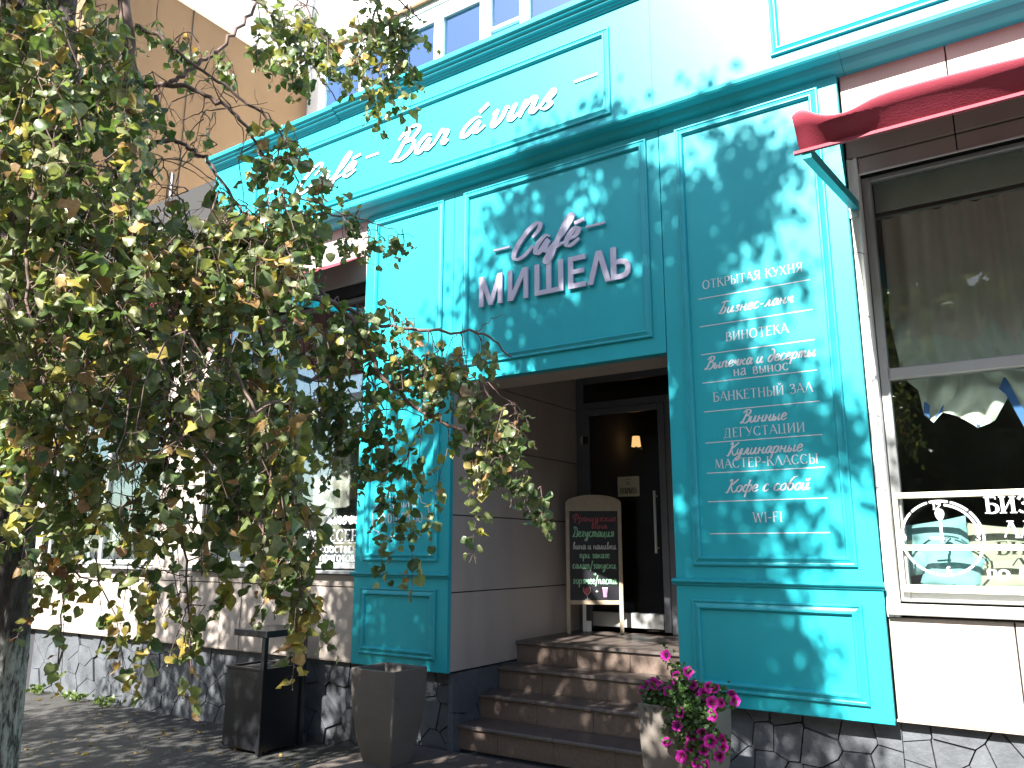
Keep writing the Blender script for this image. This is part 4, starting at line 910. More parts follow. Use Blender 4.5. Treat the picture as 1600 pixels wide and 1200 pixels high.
MB().add([(.075, -.0078, .425), (.125, -.0078, .425), (.115, -.0078, .345), (.085, -.0078, .345)], [(0, 1, 2, 3)]).build('cup_drawing', M['chalk_p'], cb)
MB().add([(.072, -.0082, .427), (.128, -.0082, .427), (.127, -.0082, .437), (.073, -.0082, .437)], [(0, 1, 2, 3)]).build('cup_lid_drawing', M['chalk_w'], cb)

# ================================================================== LEAVES
def leaf_template():
    # heart shape: midrib points then the right and left sides, unit length 1 along +x(tip)
    v = [(0, .10, 0), (0, .5, 0), (0, .8, 0), (0, 1.06, 0)]
    R = [(.20, -.03, 0), (.42, .08, 0), (.50, .32, 0), (.43, .56, 0), (.24, .80, 0)]
    vs = v+R+[(-a, b, c) for a, b, c in R]
    f = [(0, 4, 5), (0, 5, 6), (0, 6, 1), (1, 6, 7), (1, 7, 2), (2, 7, 8), (2, 8, 3),
         (0, 10, 9), (0, 11, 10), (0, 1, 11), (1, 12, 11), (1, 2, 12), (2, 13, 12), (2, 3, 13)]
    return np.array(vs, float), f
LV, LF = leaf_template(); LFA = np.array(LF)
def leaf_shape(fold, curl, wave, twist, ph):
    v = LV.copy(); x, y = v[:, 0], v[:, 1]
    z = fold*np.abs(x)+wave*np.sin(7*y+ph)*np.abs(x)*1.2
    a = curl*y; y2 = np.where(abs(curl) > 1e-3, np.sin(a)/curl, y); z2 = z*np.cos(a)-(1-np.cos(a))/curl if abs(curl) > 1e-3 else z
    xx = x*np.cos(twist*y)-z2*np.sin(twist*y); zz = x*np.sin(twist*y)+z2*np.cos(twist*y)
    return np.stack([xx*(1-abs(fold)*.25), y2, zz], 1)
SHAPES = [leaf_shape(rng.uniform(-.8, .45), rng.uniform(-1.5, 1.2)+.01, rng.uniform(-.5, .5), rng.uniform(-.8, .8), rng.uniform(0, 6)) for _ in range(28)]
def tint_green(n):
    a = rng.random(n); out = np.empty((n, 3)); k = rng.uniform(.75, 1.25, n)[:, None]
    g1 = np.array([.135, .17, .066]); g2 = np.array([.185, .205, .085]); g3 = np.array([.29, .26, .07]); g4 = np.array([.29, .18, .08]); g5 = np.array([.07, .11, .04])
    out[:] = g1; out[a < .32] = g5; out[(a > .62)] = g2; out[a > .84] = g3; out[a > .94] = g4
    return out*k
def dirs_frame(tip, nrm):
    tip = tip/np.linalg.norm(tip, axis=1, keepdims=True); x = np.cross(tip, nrm); x /= np.linalg.norm(x, axis=1, keepdims=True)+1e-9
    n = np.cross(x, tip); return x, tip, n
def leaves_mesh(name, P, tip, nrm, size, tint, shapes=SHAPES, F=LFA):
    n = len(P); X, T, N = dirs_frame(tip, nrm); si = rng.integers(0, len(shapes), n)
    V = np.stack(shapes)[si]*size[:, None, None]
    W_ = P[:, None]+V[..., 0:1]*X[:, None]+V[..., 1:2]*T[:, None]+V[..., 2:3]*N[:, None]
    nv = V.shape[1]; verts = W_.reshape(-1, 3).astype(np.float32)
    faces = (F[None]+(np.arange(n)*nv)[:, None, None]).reshape(-1).astype(np.int32); k = F.shape[1]; nf = len(faces)//k
    me = bpy.data.meshes.new(name); me.vertices.add(len(verts)); me.vertices.foreach_set('co', verts.ravel())
    me.loops.add(len(faces)); me.loops.foreach_set('vertex_index', faces)
    me.polygons.add(nf); me.polygons.foreach_set('loop_start', np.arange(0, len(faces), k, dtype=np.int32)); me.polygons.foreach_set('loop_total', np.full(nf, k, np.int32))
    me.polygons.foreach_set('use_smooth', np.ones(nf, bool)); me.update(); 
    a = me.attributes.new('tint', 'FLOAT_COLOR', 'POINT'); c = np.ones((n, nv, 4), np.float32); c[..., :3] = tint[:, None]; a.data.foreach_set('color', c.ravel())
    return me

# petunias
pet = thing('petunia', 'magenta petunias trailing over the right planter', 'flower', (PRX, PRY, .62))
pf = [(1040, 1024), (1058, 1056), (1075, 1050), (1070, 1065), (1010, 1072), (1022, 1068), (1030, 1072), (1006, 1078), (1044, 1080), (1060, 1083), (1033, 1096), (1088, 1078), (1100, 1084), (1108, 1074), (1118, 1076), (1096, 1094), (1113, 1098), (1114, 1106), (1126, 1098), (1114, 1118), (1063, 1114), (1058, 1134), (1042, 1160), (1080, 1150), (1098, 1147), (1110, 1158), (1078, 1166), (1088, 1178), (1100, 1172), (1127, 1157), (1130, 1168), (1124, 1182), (1065, 1182), (1088, 1192), (1143, 1085), (1148, 1095), (1050, 1074), (1102, 1196), (1018, 1084), (1070, 1085), (1095, 1090), (1082, 1070)]
def flower_mesh(i):
    r = random.Random(i); mb = MB(); n = 20; R = .028
    vs = [(0, 0, -.022)]
    for ring, (rr, zz) in enumerate(((.25, -.012), (.62, .002), (1.0, .004))):
        for k in range(n):
            a = 2*math.pi*k/n; lobe = 1-.20*abs(math.sin(2.5*a))**6*(ring == 2)+.03*r.uniform(-1, 1)*(ring == 2)
            vs.append((R*rr*lobe*math.cos(a), R*rr*lobe*math.sin(a), zz+.004*math.sin(5*a+i)*(ring == 2)+.003*math.sin(2*a+i)*(ring > 0)))
    fs = [(0, 1+k, 1+(k+1) % n) for k in range(n)]
    for q in (0, 1): fs += [(1+q*n+k, 1+(q+1)*n+k, 1+(q+1)*n+(k+1) % n, 1+q*n+(k+1) % n) for k in range(n)]
    me = bpy.data.meshes.new('flower'); me.from_pydata(vs, [], fs); me.update(); me.polygons.foreach_set('use_smooth', [True]*len(fs))
    a = me.attributes.new('tint', 'FLOAT_COLOR', 'POINT')
    for j, v in enumerate(vs):
        ringi = 0 if j == 0 else 1+(j-1)//n; k = [(.10, .0, .05), (.20, .002, .10), (.50, .010, .32), (.58, .018, .38)][ringi]; a.data[j].color = (*k, 1)
    me.materials.append(M['petal']); return me
FM = [flower_mesh(i) for i in range(6)]
stems = MB(); PL = []
pc = np.array([PRX, PRY, .66]); rgt = np.array([.833, .553, 0])
for i, (px, py) in enumerate(pf):
    # depth chosen so that the flowers sit round the rim or trail down its front
    dz = 5.0; p0 = at(px, py, 1.0)-CAM
    tt = (PRY-.10-CAM[1])/p0[1]
    if py > 1110: tt = (PRY-.23-CAM[1]-r_.uniform(0, .05))/p0[1]
    else: tt = (PRY-.12+r_.uniform(-.12, .10)-CAM[1])/p0[1]
    p = CAM+p0*tt
    o = bpy.data.objects.new('flower', FM[i % 6]); COL.objects.link(o); o.parent = pet; o.location = Vector(p)-pet.location
    dr = Vector((CAM-p)); dr.normalize(); dr = (dr*.7+Vector((r_.uniform(-.6, .6), -.3+r_.uniform(-.5, .3), r_.uniform(-.1, .6)))).normalized()
    o.rotation_mode = 'QUATERNION'; o.rotation_quaternion = dr.to_track_quat('Z', 'Y'); s_ = r_.uniform(1.0, 1.35); o.scale = (s_, s_, s_)
    base = np.array([PRX+r_.uniform(-.1, .1), PRY+r_.uniform(-.08, .02), .60]); q = p-np.array(dr)*.02
    mid = (base+q)/2+np.array([0, -.06 if p[2] < .6 else 0, .10 if p[2] < .62 else .02]); 
    if p[2] < .6: mid = np.array([(base[0]+q[0])/2, PRY-.19, .70])
    loc = np.array(pet.location)
    C_ = catmull([base-loc, mid-loc, q-loc], 6); stems.tube(C_, [.0025]*len(C_), 4)
    for c_ in C_[2:]:
        for _ in range(7 if p[2] < .64 else 6): PL.append(c_+rng.normal(0, .022, 3)+np.array([0, -.004, 0]))
for _ in range(420): PL.append(np.array([rng.uniform(-.2, .2), rng.uniform(-.2, .14), rng.uniform(.0, .10)]))
stems.build('stems', M['weed'], pet, kind='stuff')
PL = np.array(PL); n = len(PL)
tm = bpy.data.meshes.new; tips = rng.normal(0, 1, (n, 3)); nr = np.array([0, -.7, .8])+rng.normal(0, .5, (n, 3))
me = leaves_mesh('leaves', PL, tips, nr, rng.uniform(.018, .034, n), np.array([.05, .10, .025])*rng.uniform(.7, 1.5, (n, 1)))
for v_ in [0]: pass
o = link('leaves', me, M['pleaf'], pet); o['kind'] = 'stuff'
sa = bpy.data.objects['stems'].data.attributes.new('tint', 'FLOAT_COLOR', 'POINT'); sa.data.foreach_set('color', np.tile([.06, .09, .03, 1], len(bpy.data.objects['stems'].data.vertices)).astype(np.float32))

# weeds at the foot of the wall
for i, (x, y, lab) in enumerate(((-10.1, -.02, 'bright green weed tuft at the wall foot nearest the trunk'), (-9.3, -.04, 'broad leafed weed at the foot of the stone plinth'), (-8.75, 0.0, 'third green weed tuft along the plinth towards the bin'))):
    z = ground_z(x, y); t_ = thing('weed', lab, 'weed', (x, y, z)); n = 46
    P = rng.normal(0, 1, (n, 3))*np.array([.10, .04, .02])+np.array([0, -.02, .05]); P[:, 2] = np.abs(P[:, 2])
    me = leaves_mesh('foliage', P, np.stack([rng.normal(0, .6, n), rng.normal(0, .6, n), np.ones(n)*.7], 1), rng.normal(0, 1, (n, 3)), rng.uniform(.025, .06, n), np.array([.10, .15, .04])*rng.uniform(.7, 1.3, (n, 1)))
    o = link('foliage', me, M['weed'], t_); o['kind'] = 'stuff'
n = 170; P = np.stack([rng.uniform(-10.5, -4.4, n), rng.uniform(-2.6, .02, n)**1, np.zeros(n)], 1); P[:, 2] = [ground_z(a, b)+.006 for a, b, _ in P]
me = leaves_mesh('fallen_leaves', P, np.stack([rng.normal(0, 1, n), rng.normal(0, 1, n), rng.normal(0, .1, n)], 1), np.array([0, 0, 1.])+rng.normal(0, .2, (n, 3)), rng.uniform(.03, .055, n), np.array([.30, .21, .07])*rng.uniform(.5, 1.2, (n, 1)))
o = link('fallen_leaves', me, M['leaf']); o['kind'] = 'stuff'; o['label'] = 'dry yellow leaves scattered on the asphalt'; o['category'] = 'leaves'

# ================================================================== THE LINDEN
tree = thing('linden_tree', 'linden tree with whitewashed trunk and drooping yellowing branches in front of the cafe', 'tree', (0, 0, 0))
nodes = []; 
def limb(pts, r0, r1, name='branch', n=7, sub=7, jit=.006):
    P = catmull(pts, sub); m = len(P); P = [p+(rng.normal(0, jit, 3) if 0 < i < m-1 else 0) for i, p in enumerate(P)]
    rs = [r0+(r1-r0)*(i/(m-1))**.8 for i in range(m)]
    nodes.extend(P); return MB().tube(P, rs, n).build(name, M['twig'] if r0 < .05 else M['bark'], tree, smooth=True)
# trunk with deep bark ridges
def trunk():
    base = at(-14, 1000, 4.1); b0 = np.array([base[0], base[1], -.2])
    guide = [b0, np.array([base[0]-.0, base[1], .9]), at(2, 780, 4.12), at(26, 480, 4.18), at(44, 200, 4.25), at(50, -60, 4.35), at(44, -300, 4.45), at(36, -480, 4.5)]
    P = catmull(guide, 22); m = len(P); na = 96; vs = []; 
    for i, p in enumerate(P):
        t = i/(m-1); r = .19*(1-.38*t)+.05*math.exp(-max(0, p[2]+.15)/.18)
        for j in range(na):
            a = 2*math.pi*j/na
            rid = abs(math.sin(a*11+2.2*math.sin(p[2]*2.1+a)+.8*math.sin(p[2]*7.0+3*a)))
            rid2 = math.sin(a*27+p[2]*9+2*math.sin(p[2]*13))*.25
            rr = r*(1-.11*(1-rid)**2-.02*rid2+.03*math.sin(2*a+p[2]))+rng.normal(0, .0016)
            vs.append((p[0]+rr*math.cos(a), p[1]+rr*math.sin(a), p[2]))
    mb = MB(); mb.v = vs; mb.f = [(i*na+j, i*na+(j+1) % na, (i+1)*na+(j+1) % na, (i+1)*na+j) for i in range(m-1) for j in range(na)]
    mb.build('trunk', M['bark'], tree, smooth=True); nodes.extend(P[30:]); return P
TP = trunk()
def L(pts, r0, r1, **k): return limb([at(*p) if len(p) == 3 else p for p in pts], r0, r1, **k)
A = at
L([(35, 430, 4.18), (130, 350, 4.2), (196, 260, 4.2), (206, 120, 4.2), (192, -20, 4.25), (170, -260, 4.4)], .045, .028, n=9)
L([(20, 640, 4.15), (60, 560, 4.0), (98, 470, 3.95), (112, 300, 3.95), (105, 60, 4.0), (90, -150, 4.1)], .06, .04, n=9)
L([(205, 140, 4.2), (262, 133, 4.15), (330, 152, 4.1), (385, 198, 4.0), (420, 262, 3.95)], .017, .006)
L([(262, 133, 4.15), (295, 108, 4.2), (345, 75, 4.35), (392, 20, 4.5), (430, -60, 4.7), (520, -90, 4.9), (600, -20, 5.0), (655, 30, 5.0)], .012, .005)
L([(400, 0, 4.5), (440, 40, 4.55), (470, 80, 4.6), (500, 120, 4.6), (530, 160, 4.6)], .008, .003)
L([(600, -20, 5.0), (575, 60, 5.0), (600, 130, 5.0), (632, 185, 5.0)], .007, .002)
L([(520, -90, 4.9), (480, 10, 4.8), (520, 70, 4.8), (580, 110, 4.8)], .007, .002)
L([(212, 40, 4.2), (250, 60, 4.2), (300, 100, 4.15), (372, 150, 4.1), (430, 200, 4.0), (470, 260, 4.0)], .012, .005)
L([(244, 150, 4.15), (258, 205, 4.1), (300, 235, 4.05), (330, 258, 4.0), (380, 330, 3.9), (430, 350, 3.85)], .013, .006)
L([(272, 215, 4.05), (236, 226, 4.0), (222, 262, 4.0), (215, 300, 3.95), (240, 350, 3.9), (290, 400, 3.9)], .013, .007)
L([(40, 380, 4.18), (180, 350, 4.0), (300, 370, 3.95), (395, 400, 3.9), (470, 435, 3.9), (545, 487, 3.9), (640, 515, 3.9), (745, 520, 3.9), (800, 558, 3.9)], .026, .004)
L([(40, 420, 4.18), (250, 440, 4.0), (400, 452, 3.85), (470, 462, 3.8), (540, 490, 3.8), (600, 590, 3.8), (640, 630, 3.8), (700, 664, 3.8), (755, 690, 3.75), (800, 740, 3.7), (850, 815, 3.7)], .024, .003)
L([(395, 450, 3.85), (440, 545, 3.9), (480, 552, 3.95), (520, 545, 4.0), (560, 570, 4.0), (600, 640, 4.0)], .012, .004)
L([(300, 380, 3.95), (380, 470, 3.6), (420, 560, 3.5), (450, 640, 3.4), (470, 760, 3.3), (462, 880, 3.2), (480, 1000, 3.2)], .016, .004)
L([(60, 520, 4.0), (150, 540, 3.7), (230, 620, 3.6), (270, 760, 3.5), (290, 900, 3.4), (300, 1060, 3.4)], .014, .003)
L([(60, 470, 4.1), (90, 620, 3.9), (115, 760, 3.9), (105, 900, 3.9), (90, 1040, 3.9)], .012, .003)
L([(110, 300, 3.95), (200, 420, 3.5), (300, 520, 3.3), (380, 600, 3.2), (420, 720, 3.1), (400, 880, 3.1)], .013, .003)
L([(420, 345, 3.9), (500, 335, 4.0), (570, 345, 4.1), (648, 372, 4.2)], .008, .002)
L([(440, 300, 3.9), (470, 310, 3.9), (520, 330, 4.0), (560, 360, 4.0)], .006, .002)
L([(100, 200, 3.95), (60, 260, 3.5), (40, 400, 3.2), (60, 560, 3.1), (90, 700, 3.1)], .012, .004)
L([(745, 520, 3.9), (760, 505, 3.9), (785, 490, 3.9)], .003, .0015)
L([(755, 690, 3.75), (745, 600, 3.7), (790, 620, 3.65), (815, 655, 3.6)], .004, .0015)
L([(190, -20, 4.25), (250, -10, 4.3), (330, -30, 4.4), (400, 0, 4.5)], .014, .008)

# ---- leafy sprays: hung from the limbs
strands = []
def spray(p, length, droop=1.0, drift=None, leaf=.055, n=None, r=.0022):
    strands.append((np.array(p, float), length, droop, drift, leaf, n, r))
def in_ell(cx, cy, rx, ry):
    a = rng.uniform(0, 2*math.pi); q = math.sqrt(rng.random()); return cx+rx*q*math.cos(a), cy+ry*q*math.sin(a)
REG = [ (470, 300, 45, 50, 3.8, 4.1, 12, .2, .35, .055), (550, 640, 50, 50, 3.8, 4.1, 7, .15, .3, .052), (715, 585, 42, 34, 3.75, 3.9, 12, .12, .3, .052), (400, 330, 85, 55, 3.3, 3.75, 24, .15, .35, .062), (430, 430, 50, 70, 3.2, 3.5, 12, .2, .35, .062), (165, 110, 55, 110, 3.4, 4.3, 34, .2, .4, .056), (130, 210, 90, 60, 3.3, 4.2, 24, .2, .4, .056), (20, 40, 70, 60, 3.3, 4.2, 18, .2, .4, .056),
  # centre, radii, depth range, how many, length range, leaf size
 (40, 130, 110, 190, 3.0, 4.0, 60, .2, .45, .058), (150, 60, 80, 90, 3.4, 4.4, 22, .2, .35, .055), (120, 300, 170, 120, 3.0, 4.0, 70, .2, .45, .056),
 (70, 480, 130, 130, 2.8, 4.0, 60, .25, .5, .056), (230, 420, 130, 100, 3.0, 4.1, 66, .2, .45, .055), (350, 400, 100, 90, 3.2, 4.0, 50, .2, .4, .055),
 (330, 330, 90, 60, 3.5, 4.1, 22, .15, .3, .054), (430, 210, 42, 60, 3.6, 4.1, 13, .15, .3, .056), (400, 350, 60, 50, 3.5, 4.0, 20, .15, .35, .055), (300, 60, 70, 45, 4.0, 4.5, 9, .15, .25, .055), (270, 190, 60, 60, 4.0, 4.3, 6, .1, .2, .05),
 (440, 30, 50, 60, 4.5, 5.0, 17, .2, .35, .058), (520, 60, 60, 70, 4.6, 5.1, 20, .2, .4, .056), (600, 30, 50, 70, 4.9, 5.1, 16, .2, .4, .056), (630, 20, 22, 40, 4.9, 5.1, 6, .15, .3, .055), (580, 120, 40, 40, 4.7, 5.0, 6, .15, .3, .055),
 (100, 620, 140, 110, 2.9, 4.0, 36, .25, .5, .056), (110, 740, 100, 90, 3.0, 4.0, 20, .25, .5, .056), (260, 560, 110, 80, 3.0, 4.0, 27, .25, .5, .055), (290, 690, 80, 90, 3.0, 3.9, 13, .25, .5, .055), (400, 560, 60, 80, 3.1, 4.0, 26, .25, .5, .055),
 (430, 700, 45, 90, 3.0, 3.5, 20, .25, .5, .058), (500, 480, 70, 55, 3.8, 4.1, 24, .15, .35, .053), (540, 590, 60, 60, 3.8, 4.1, 18, .15, .4, .052), (495, 670, 45, 45, 3.8, 4.2, 7, .15, .3, .05),
 (590, 500, 60, 35, 3.8, 4.1, 14, .15, .3, .052), (660, 530, 60, 35, 3.8, 4.0, 15, .12, .28, .05), (620, 580, 45, 25, 3.8, 4.0, 7, .1, .25, .05), (740, 540, 50, 25, 3.85, 4.0, 7, .1, .2, .05), (760, 620, 25, 40, 3.6, 3.8, 8, .12, .25, .05), (800, 640, 25, 30, 3.55, 3.7, 7, .1, .18, .05),
 (770, 690, 35, 30, 3.65, 3.8, 10, .12, .25, .05), (830, 760, 16, 40, 3.65, 3.75, 7, .08, .16, .05), (560, 350, 45, 22, 4.0, 4.2, 10, .1, .2, .05), (620, 365, 22, 12, 4.1, 4.2, 4, .06, .12, .048),
 (250, 830, 60, 80, 3.3, 3.7, 9, .15, .3, .055), (370, 790, 40, 70, 3.1, 3.6, 6, .15, .25, .055), (450, 820, 26, 80, 3.1, 3.3, 11, .15, .3, .062), (475, 930, 16, 50, 3.1, 3.3, 6, .1, .2, .062), (290, 950, 36, 40, 3.3, 3.5, 5, .1, .2, .055), (90, 840, 30, 70, 3.7, 4.0, 9, .15, .3, .052)]
for cx, cy, rx, ry, d0, d1, cnt, l0, l1, ls in REG:
    for _ in range(int(round(cnt*(.85 if cnt > 20 else 1)))):
        x, y = in_ell(cx, cy, rx, ry); spray(at(x, y, rng.uniform(d0, d1)), rng.uniform(l0, l1), 1.0, None, ls)
bare = []
for _ in range(110):
    x, y = in_ell(185, 610, 150, 190); p = at(x, y, rng.uniform(2.9, 3.9)); bare.append((p, rng.uniform(.15, .5)))
for _ in range(40):
    x, y = in_ell(290, 190, 100, 110); p = at(x, y, rng.uniform(3.9, 4.3)); bare.append((p, rng.uniform(.12, .35)))
# single hanging strings seen against the pilaster and the entrance wall
for x, y0, y1, d, nn in ((608, 590, 690, 4.0, 9), (620, 640, 755, 4.0, 10), (658, 650, 760, 3.95, 9), (700, 660, 850, 3.9, 15), (585, 660, 905, 4.0, 20), (640, 700, 930, 4.0, 20), (748, 640, 860, 3.8, 18), (565, 640, 780, 4.05, 10), (530, 640, 760, 4.05, 10), (610, 760, 850, 4.0, 8), (475, 860, 1045, 3.2, 14), (95, 880, 1070, 3.9, 14), (70, 800, 990, 3.8, 12), (240, 900, 1075, 3.5, 13), (300, 900, 1105, 3.4, 15), (200, 880, 1010, 3.5, 10), (340, 860, 960, 3.4, 9), (150, 860, 1000, 3.6, 9), (640, 90, 200, 5.0, 12), (608, 60, 215, 5.0, 16), (180, 960, 1090, 3.7, 9), (845, 760, 830, 3.7, 9), (800, 700, 760, 3.7, 8), (672, 560, 640, 3.9, 7)):
    p = at(x, y0, d); q = at(x+rng.uniform(-6, 8), y1, d); spray(p, float(np.linalg.norm(q-p)), 2.2, (q-p)/np.linalg.norm(q-p), .05 if d > 3.6 else .058, nn)
# ---- overhead crown: continues above and behind the camera, it shades the facade
crown = []
LIT = [at(*q) for q in ((420, 290, 3.8), (350, 340, 3.5), (400, 330, 3.5), (440, 440, 3.4), (450, 620, 3.3), (460, 760, 3.2), (480, 950, 3.2), (470, 860, 3.2), (50, 430, 3.1), (90, 640, 3.2), (600, 510, 3.9), (690, 530, 3.9), (785, 620, 3.65), (805, 660, 3.6), (840, 780, 3.7), (300, 470, 3.2), (380, 560, 3.2), (240, 700, 3.5), (140, 330, 3.1))]
_lr = random.Random(21)
LIT += [at(_lr.uniform(20, 480), _lr.uniform(150, 900), _lr.uniform(3.0, 3.5)) for _ in range(26)]
def crown_at(X, Z, t0=5.2, t1=7.6):
    for _ in range(14):
        t = rng.uniform(t0, t1); t1 += .2; p = np.array([X, 0, Z])+sun_dir*t
        x, y, w = proj(p)
        if w > .2 and -60 < x < 1660 and -60 < y < 1260: continue
        if p[2] < 2.7: continue
        if np.linalg.norm(p-CAM) < 1.1: continue
        crown.append(p); return
def shade_px(cx, cy, rx, ry, n):       # shade thrown on the facade round this point
    left = int(n*1.25)
    while left > 0:                       # in tufts: several sprigs close together, gaps between
        x, y = in_ell(cx, cy, rx, ry); p = on_wall(x, y); t = rng.uniform(6.0, 8.2); k_ = min(left, int(rng.integers(5, 11))); left -= k_
        for _ in range(k_): q = rng.normal(0, .07, 2); crown_at(p[0]+q[0], p[2]+q[1], t, t+.5)
def shade_w(x0, x1, z0, z1, n):
    for _ in range(n): crown_at(rng.uniform(x0, x1), rng.uniform(z0, z1))
SH = [(795, 320, 40, 40, 14), (770, 350, 25, 45, 9), (745, 420, 25, 30, 6), (850, 300, 35, 30, 10), (880, 285, 45, 35, 26), (940, 250, 50, 28, 22), (960, 300, 60, 60, 55), (900, 400, 90, 70, 60), (960, 430, 80, 100, 75), (860, 480, 110, 70, 75), (1000, 400, 40, 150, 50), (800, 520, 70, 40, 26), (900, 500, 100, 40, 60), (960, 520, 70, 30, 30), (880, 440, 60, 40, 25), (948, 185, 14, 12, 3),
      (1060, 350, 30, 90, 30), (1080, 500, 40, 130, 85), (1085, 720, 35, 150, 110), (1100, 470, 34, 90, 46), (1125, 340, 40, 45, 28), (1110, 235, 14, 30, 5), (1180, 230, 55, 35, 16), (1165, 285, 50, 45, 30), (1185, 325, 50, 40, 24), (1235, 245, 18, 25, 5), (1225, 430, 35, 18, 7),
      (1120, 600, 42, 90, 56), (1195, 600, 32, 40, 12), (1240, 590, 25, 30, 9), (1180, 670, 55, 35, 24), (1250, 660, 40, 35, 15), (1300, 690, 34, 32, 16), (1335, 722, 12, 12, 3), (1130, 760, 50, 80, 34), (1160, 850, 50, 40, 20), (1215, 830, 18, 30, 7), (1250, 880, 22, 14, 5), (1070, 950, 28, 130, 40), (1100, 1000, 45, 90, 36), (1140, 960, 40, 50, 20), (1185, 960, 45, 60, 26), (1210, 1040, 38, 50, 22), (1245, 1010, 28, 28, 9), (1270, 1045, 14, 16, 3), (1150, 1070, 50, 40, 20), (1090, 1080, 50, 30, 20), (1220, 1090, 25, 25, 7),
      (600, 620, 90, 60, 12), (640, 760, 80, 120, 58), (600, 860, 60, 60, 36), (660, 900, 40, 60, 28), (620, 960, 90, 70, 75), (640, 560, 60, 40, 5), (690, 800, 20, 100, 14), (590, 1040, 60, 40, 30), (700, 470, 30, 20, 3)]
for a in SH: shade_px(*a)
shade_w(-4.1, -2.1, -.9, 1.6, 470); shade_w(-4.1, -2.1, -2.6, -.9, 400)
shade_w(-8.3, -5.1, -.3, 1.4, 560); shade_w(-8.3, -5.1, 1.4, 3.4, 60); shade_w(-5.1, -4.1, -.2, 1.5, 190); shade_w(-8.6, -4.1, -1.2, 0, 320); shade_w(-9.9, -4.1, -3.2, -.75, 1050); shade_w(-2.1, -.9, -2.4, .5, 300); shade_w(-2.1, -1.7, .5, 1.5, 60); shade_w(-7, -5.1, 3.4, 4.0, 20)
shade_w(-9.0, -8.2, -.6, .9, 30)
# more crown out of sight to the left and behind so that the tree is whole
for _ in range(900):
    p = np.array([-4.6, -7.6, 5.4])+rng.normal(0, 1, 3)*np.array([1.9, 1.3, 1.3]); x, y, w = proj(p)
    if (w > .2 and -80 < x < 1680 and -80 < y < 1280) or p[2] < 4.2: continue
    s = np.array([p[0]-p[1]*0, 0, 0]); t = -p[1]/(-sun_dir[1]); zf = p[2]-sun_dir[2]*t; xf = p[0]-sun_dir[0]*t
    if -9 < xf < 3 and zf > -3.2: continue
    crown.append(p)
crown = np.array(crown)
for q in LIT:                      # sun flecks: openings in the crown towards these sprays
    rel = crown-q; along = rel@sun_dir; d = np.linalg.norm(rel-along[:, None]*sun_dir, axis=1); crown = crown[~((along > 0) & (d < (.22 if q[0] < -3.2 else .11)))]
top = TP[-1]; mid = TP[len(TP)*3//4]
for tgt in ((-6.5, -5.5, 6.4), (-5.2, -6.4, 6.2), (-3.4, -5.6, 6.6), (-2.4, -5.6, 7.0), (-1.8, -5.0, 5.6), (-3.6, -6.8, 4.6), (-6.8, -6.0, 4.6), (-7.6, -4.6, 5.4)):
    b = TP[int(len(TP)*rng.uniform(.72, .97))]; tgt = np.array(tgt); m_ = (b+tgt)/2+np.array([0, -.3, .1])
    limb([b, (b*2+m_)/3+rng.normal(0, .08, 3), m_, tgt], .055, .016, n=8)
# connect every spray to the nearest wood
def grow(points, r, rmax, name, hide):
    pts = sorted(points, key=lambda p: np.min(np.linalg.norm(base_nodes-p, axis=1)))
    N = np.empty((len(base_nodes)+len(pts)*4+10, 3)); k = len(base_nodes); N[:k] = base_nodes; mb = MB()
    for p in pts:
        d = np.linalg.norm(N[:k]-p, axis=1); j = int(np.argmin(d)); a = N[j].copy(); L_ = d[j]
        if L_ < .02: continue
        q1 = a+(p-a)*.35+np.array([0, 0, .06*L_])+rng.normal(0, .05*L_, 3); q2 = a+(p-a)*.7+np.array([0, 0, .06*L_])+rng.normal(0, .05*L_, 3)
        rr = min(rmax, r*(1+L_*1.6)); mb.tube([a, q1, q2, p], [rr*1.5, rr*1.25, rr*1.1, rr], 4 if not hide else 3)
        N[k:k+3] = [q1, q2, p]; k += 3
    o = mb.build(name, M['twig'], tree, kind='stuff'); return o
base_nodes = np.array(nodes)
grow([s[0] for s in strands]+[b[0] for b in bare], .0022, .006, 'twigs', False)
base_nodes = np.array([n_ for n_ in nodes if n_[2] > 3.2]); grow(list(crown), .0035, .012, 'crown_twigs', True)

# leaves on the sprays
LP, LT, LN, LS = [], [], [], []; sm = MB(); seeds = []
for (p, length, droop, drift, ls, nn, r) in strands:
    d = drift if drift is not None else np.array([rng.uniform(-.55, .75), rng.uniform(-.5, .5), -1.0*rng.uniform(.35, 1)])
    d = d/np.linalg.norm(d); n = nn or max(3, int(length/.042)); pts = []; q = p.copy(); cur = d.copy()
    seg = length/n
    for i in range(n+1):
        pts.append(q.copy()); cur = cur+np.array([0, 0, -.09])*droop+rng.normal(0, .09, 3); cur /= np.linalg.norm(cur); q = q+cur*seg
    sm.tube(pts[::2]+[pts[-1]], [r*(1-.55*i/(len(pts[::2]))) for i in range(len(pts[::2])+1)], 4)
    for i in range(1, n+1):
        for rep in range(2 if rng.random() < .55 else 1):
            side = rng.normal(0, 1, 3); side -= cur*side.dot(cur); side /= np.linalg.norm(side)+1e-6
            pet_ = side*rng.uniform(.012, .04)+np.array([0, 0, -.01]); lp = pts[i]+pet_
            tip = side*.7+np.array([0, 0, -.95])+rng.normal(0, .28, 3); nrm = np.array([rng.normal(0, .6), -.55+rng.normal(0, .6), .55+rng.normal(0, .45)])
            LP.append(lp); LT.append(tip); LN.append(nrm); LS.append(ls*rng.uniform(.8, 1.5)*(1 if i < n-1 else .7))
            sm.tube([pts[i], lp], [.0009, .0007], 3)
    if rng.random() < .3: seeds.append(pts[-1])
    if rng.random() < .25: seeds.append(pts[len(pts)//2])
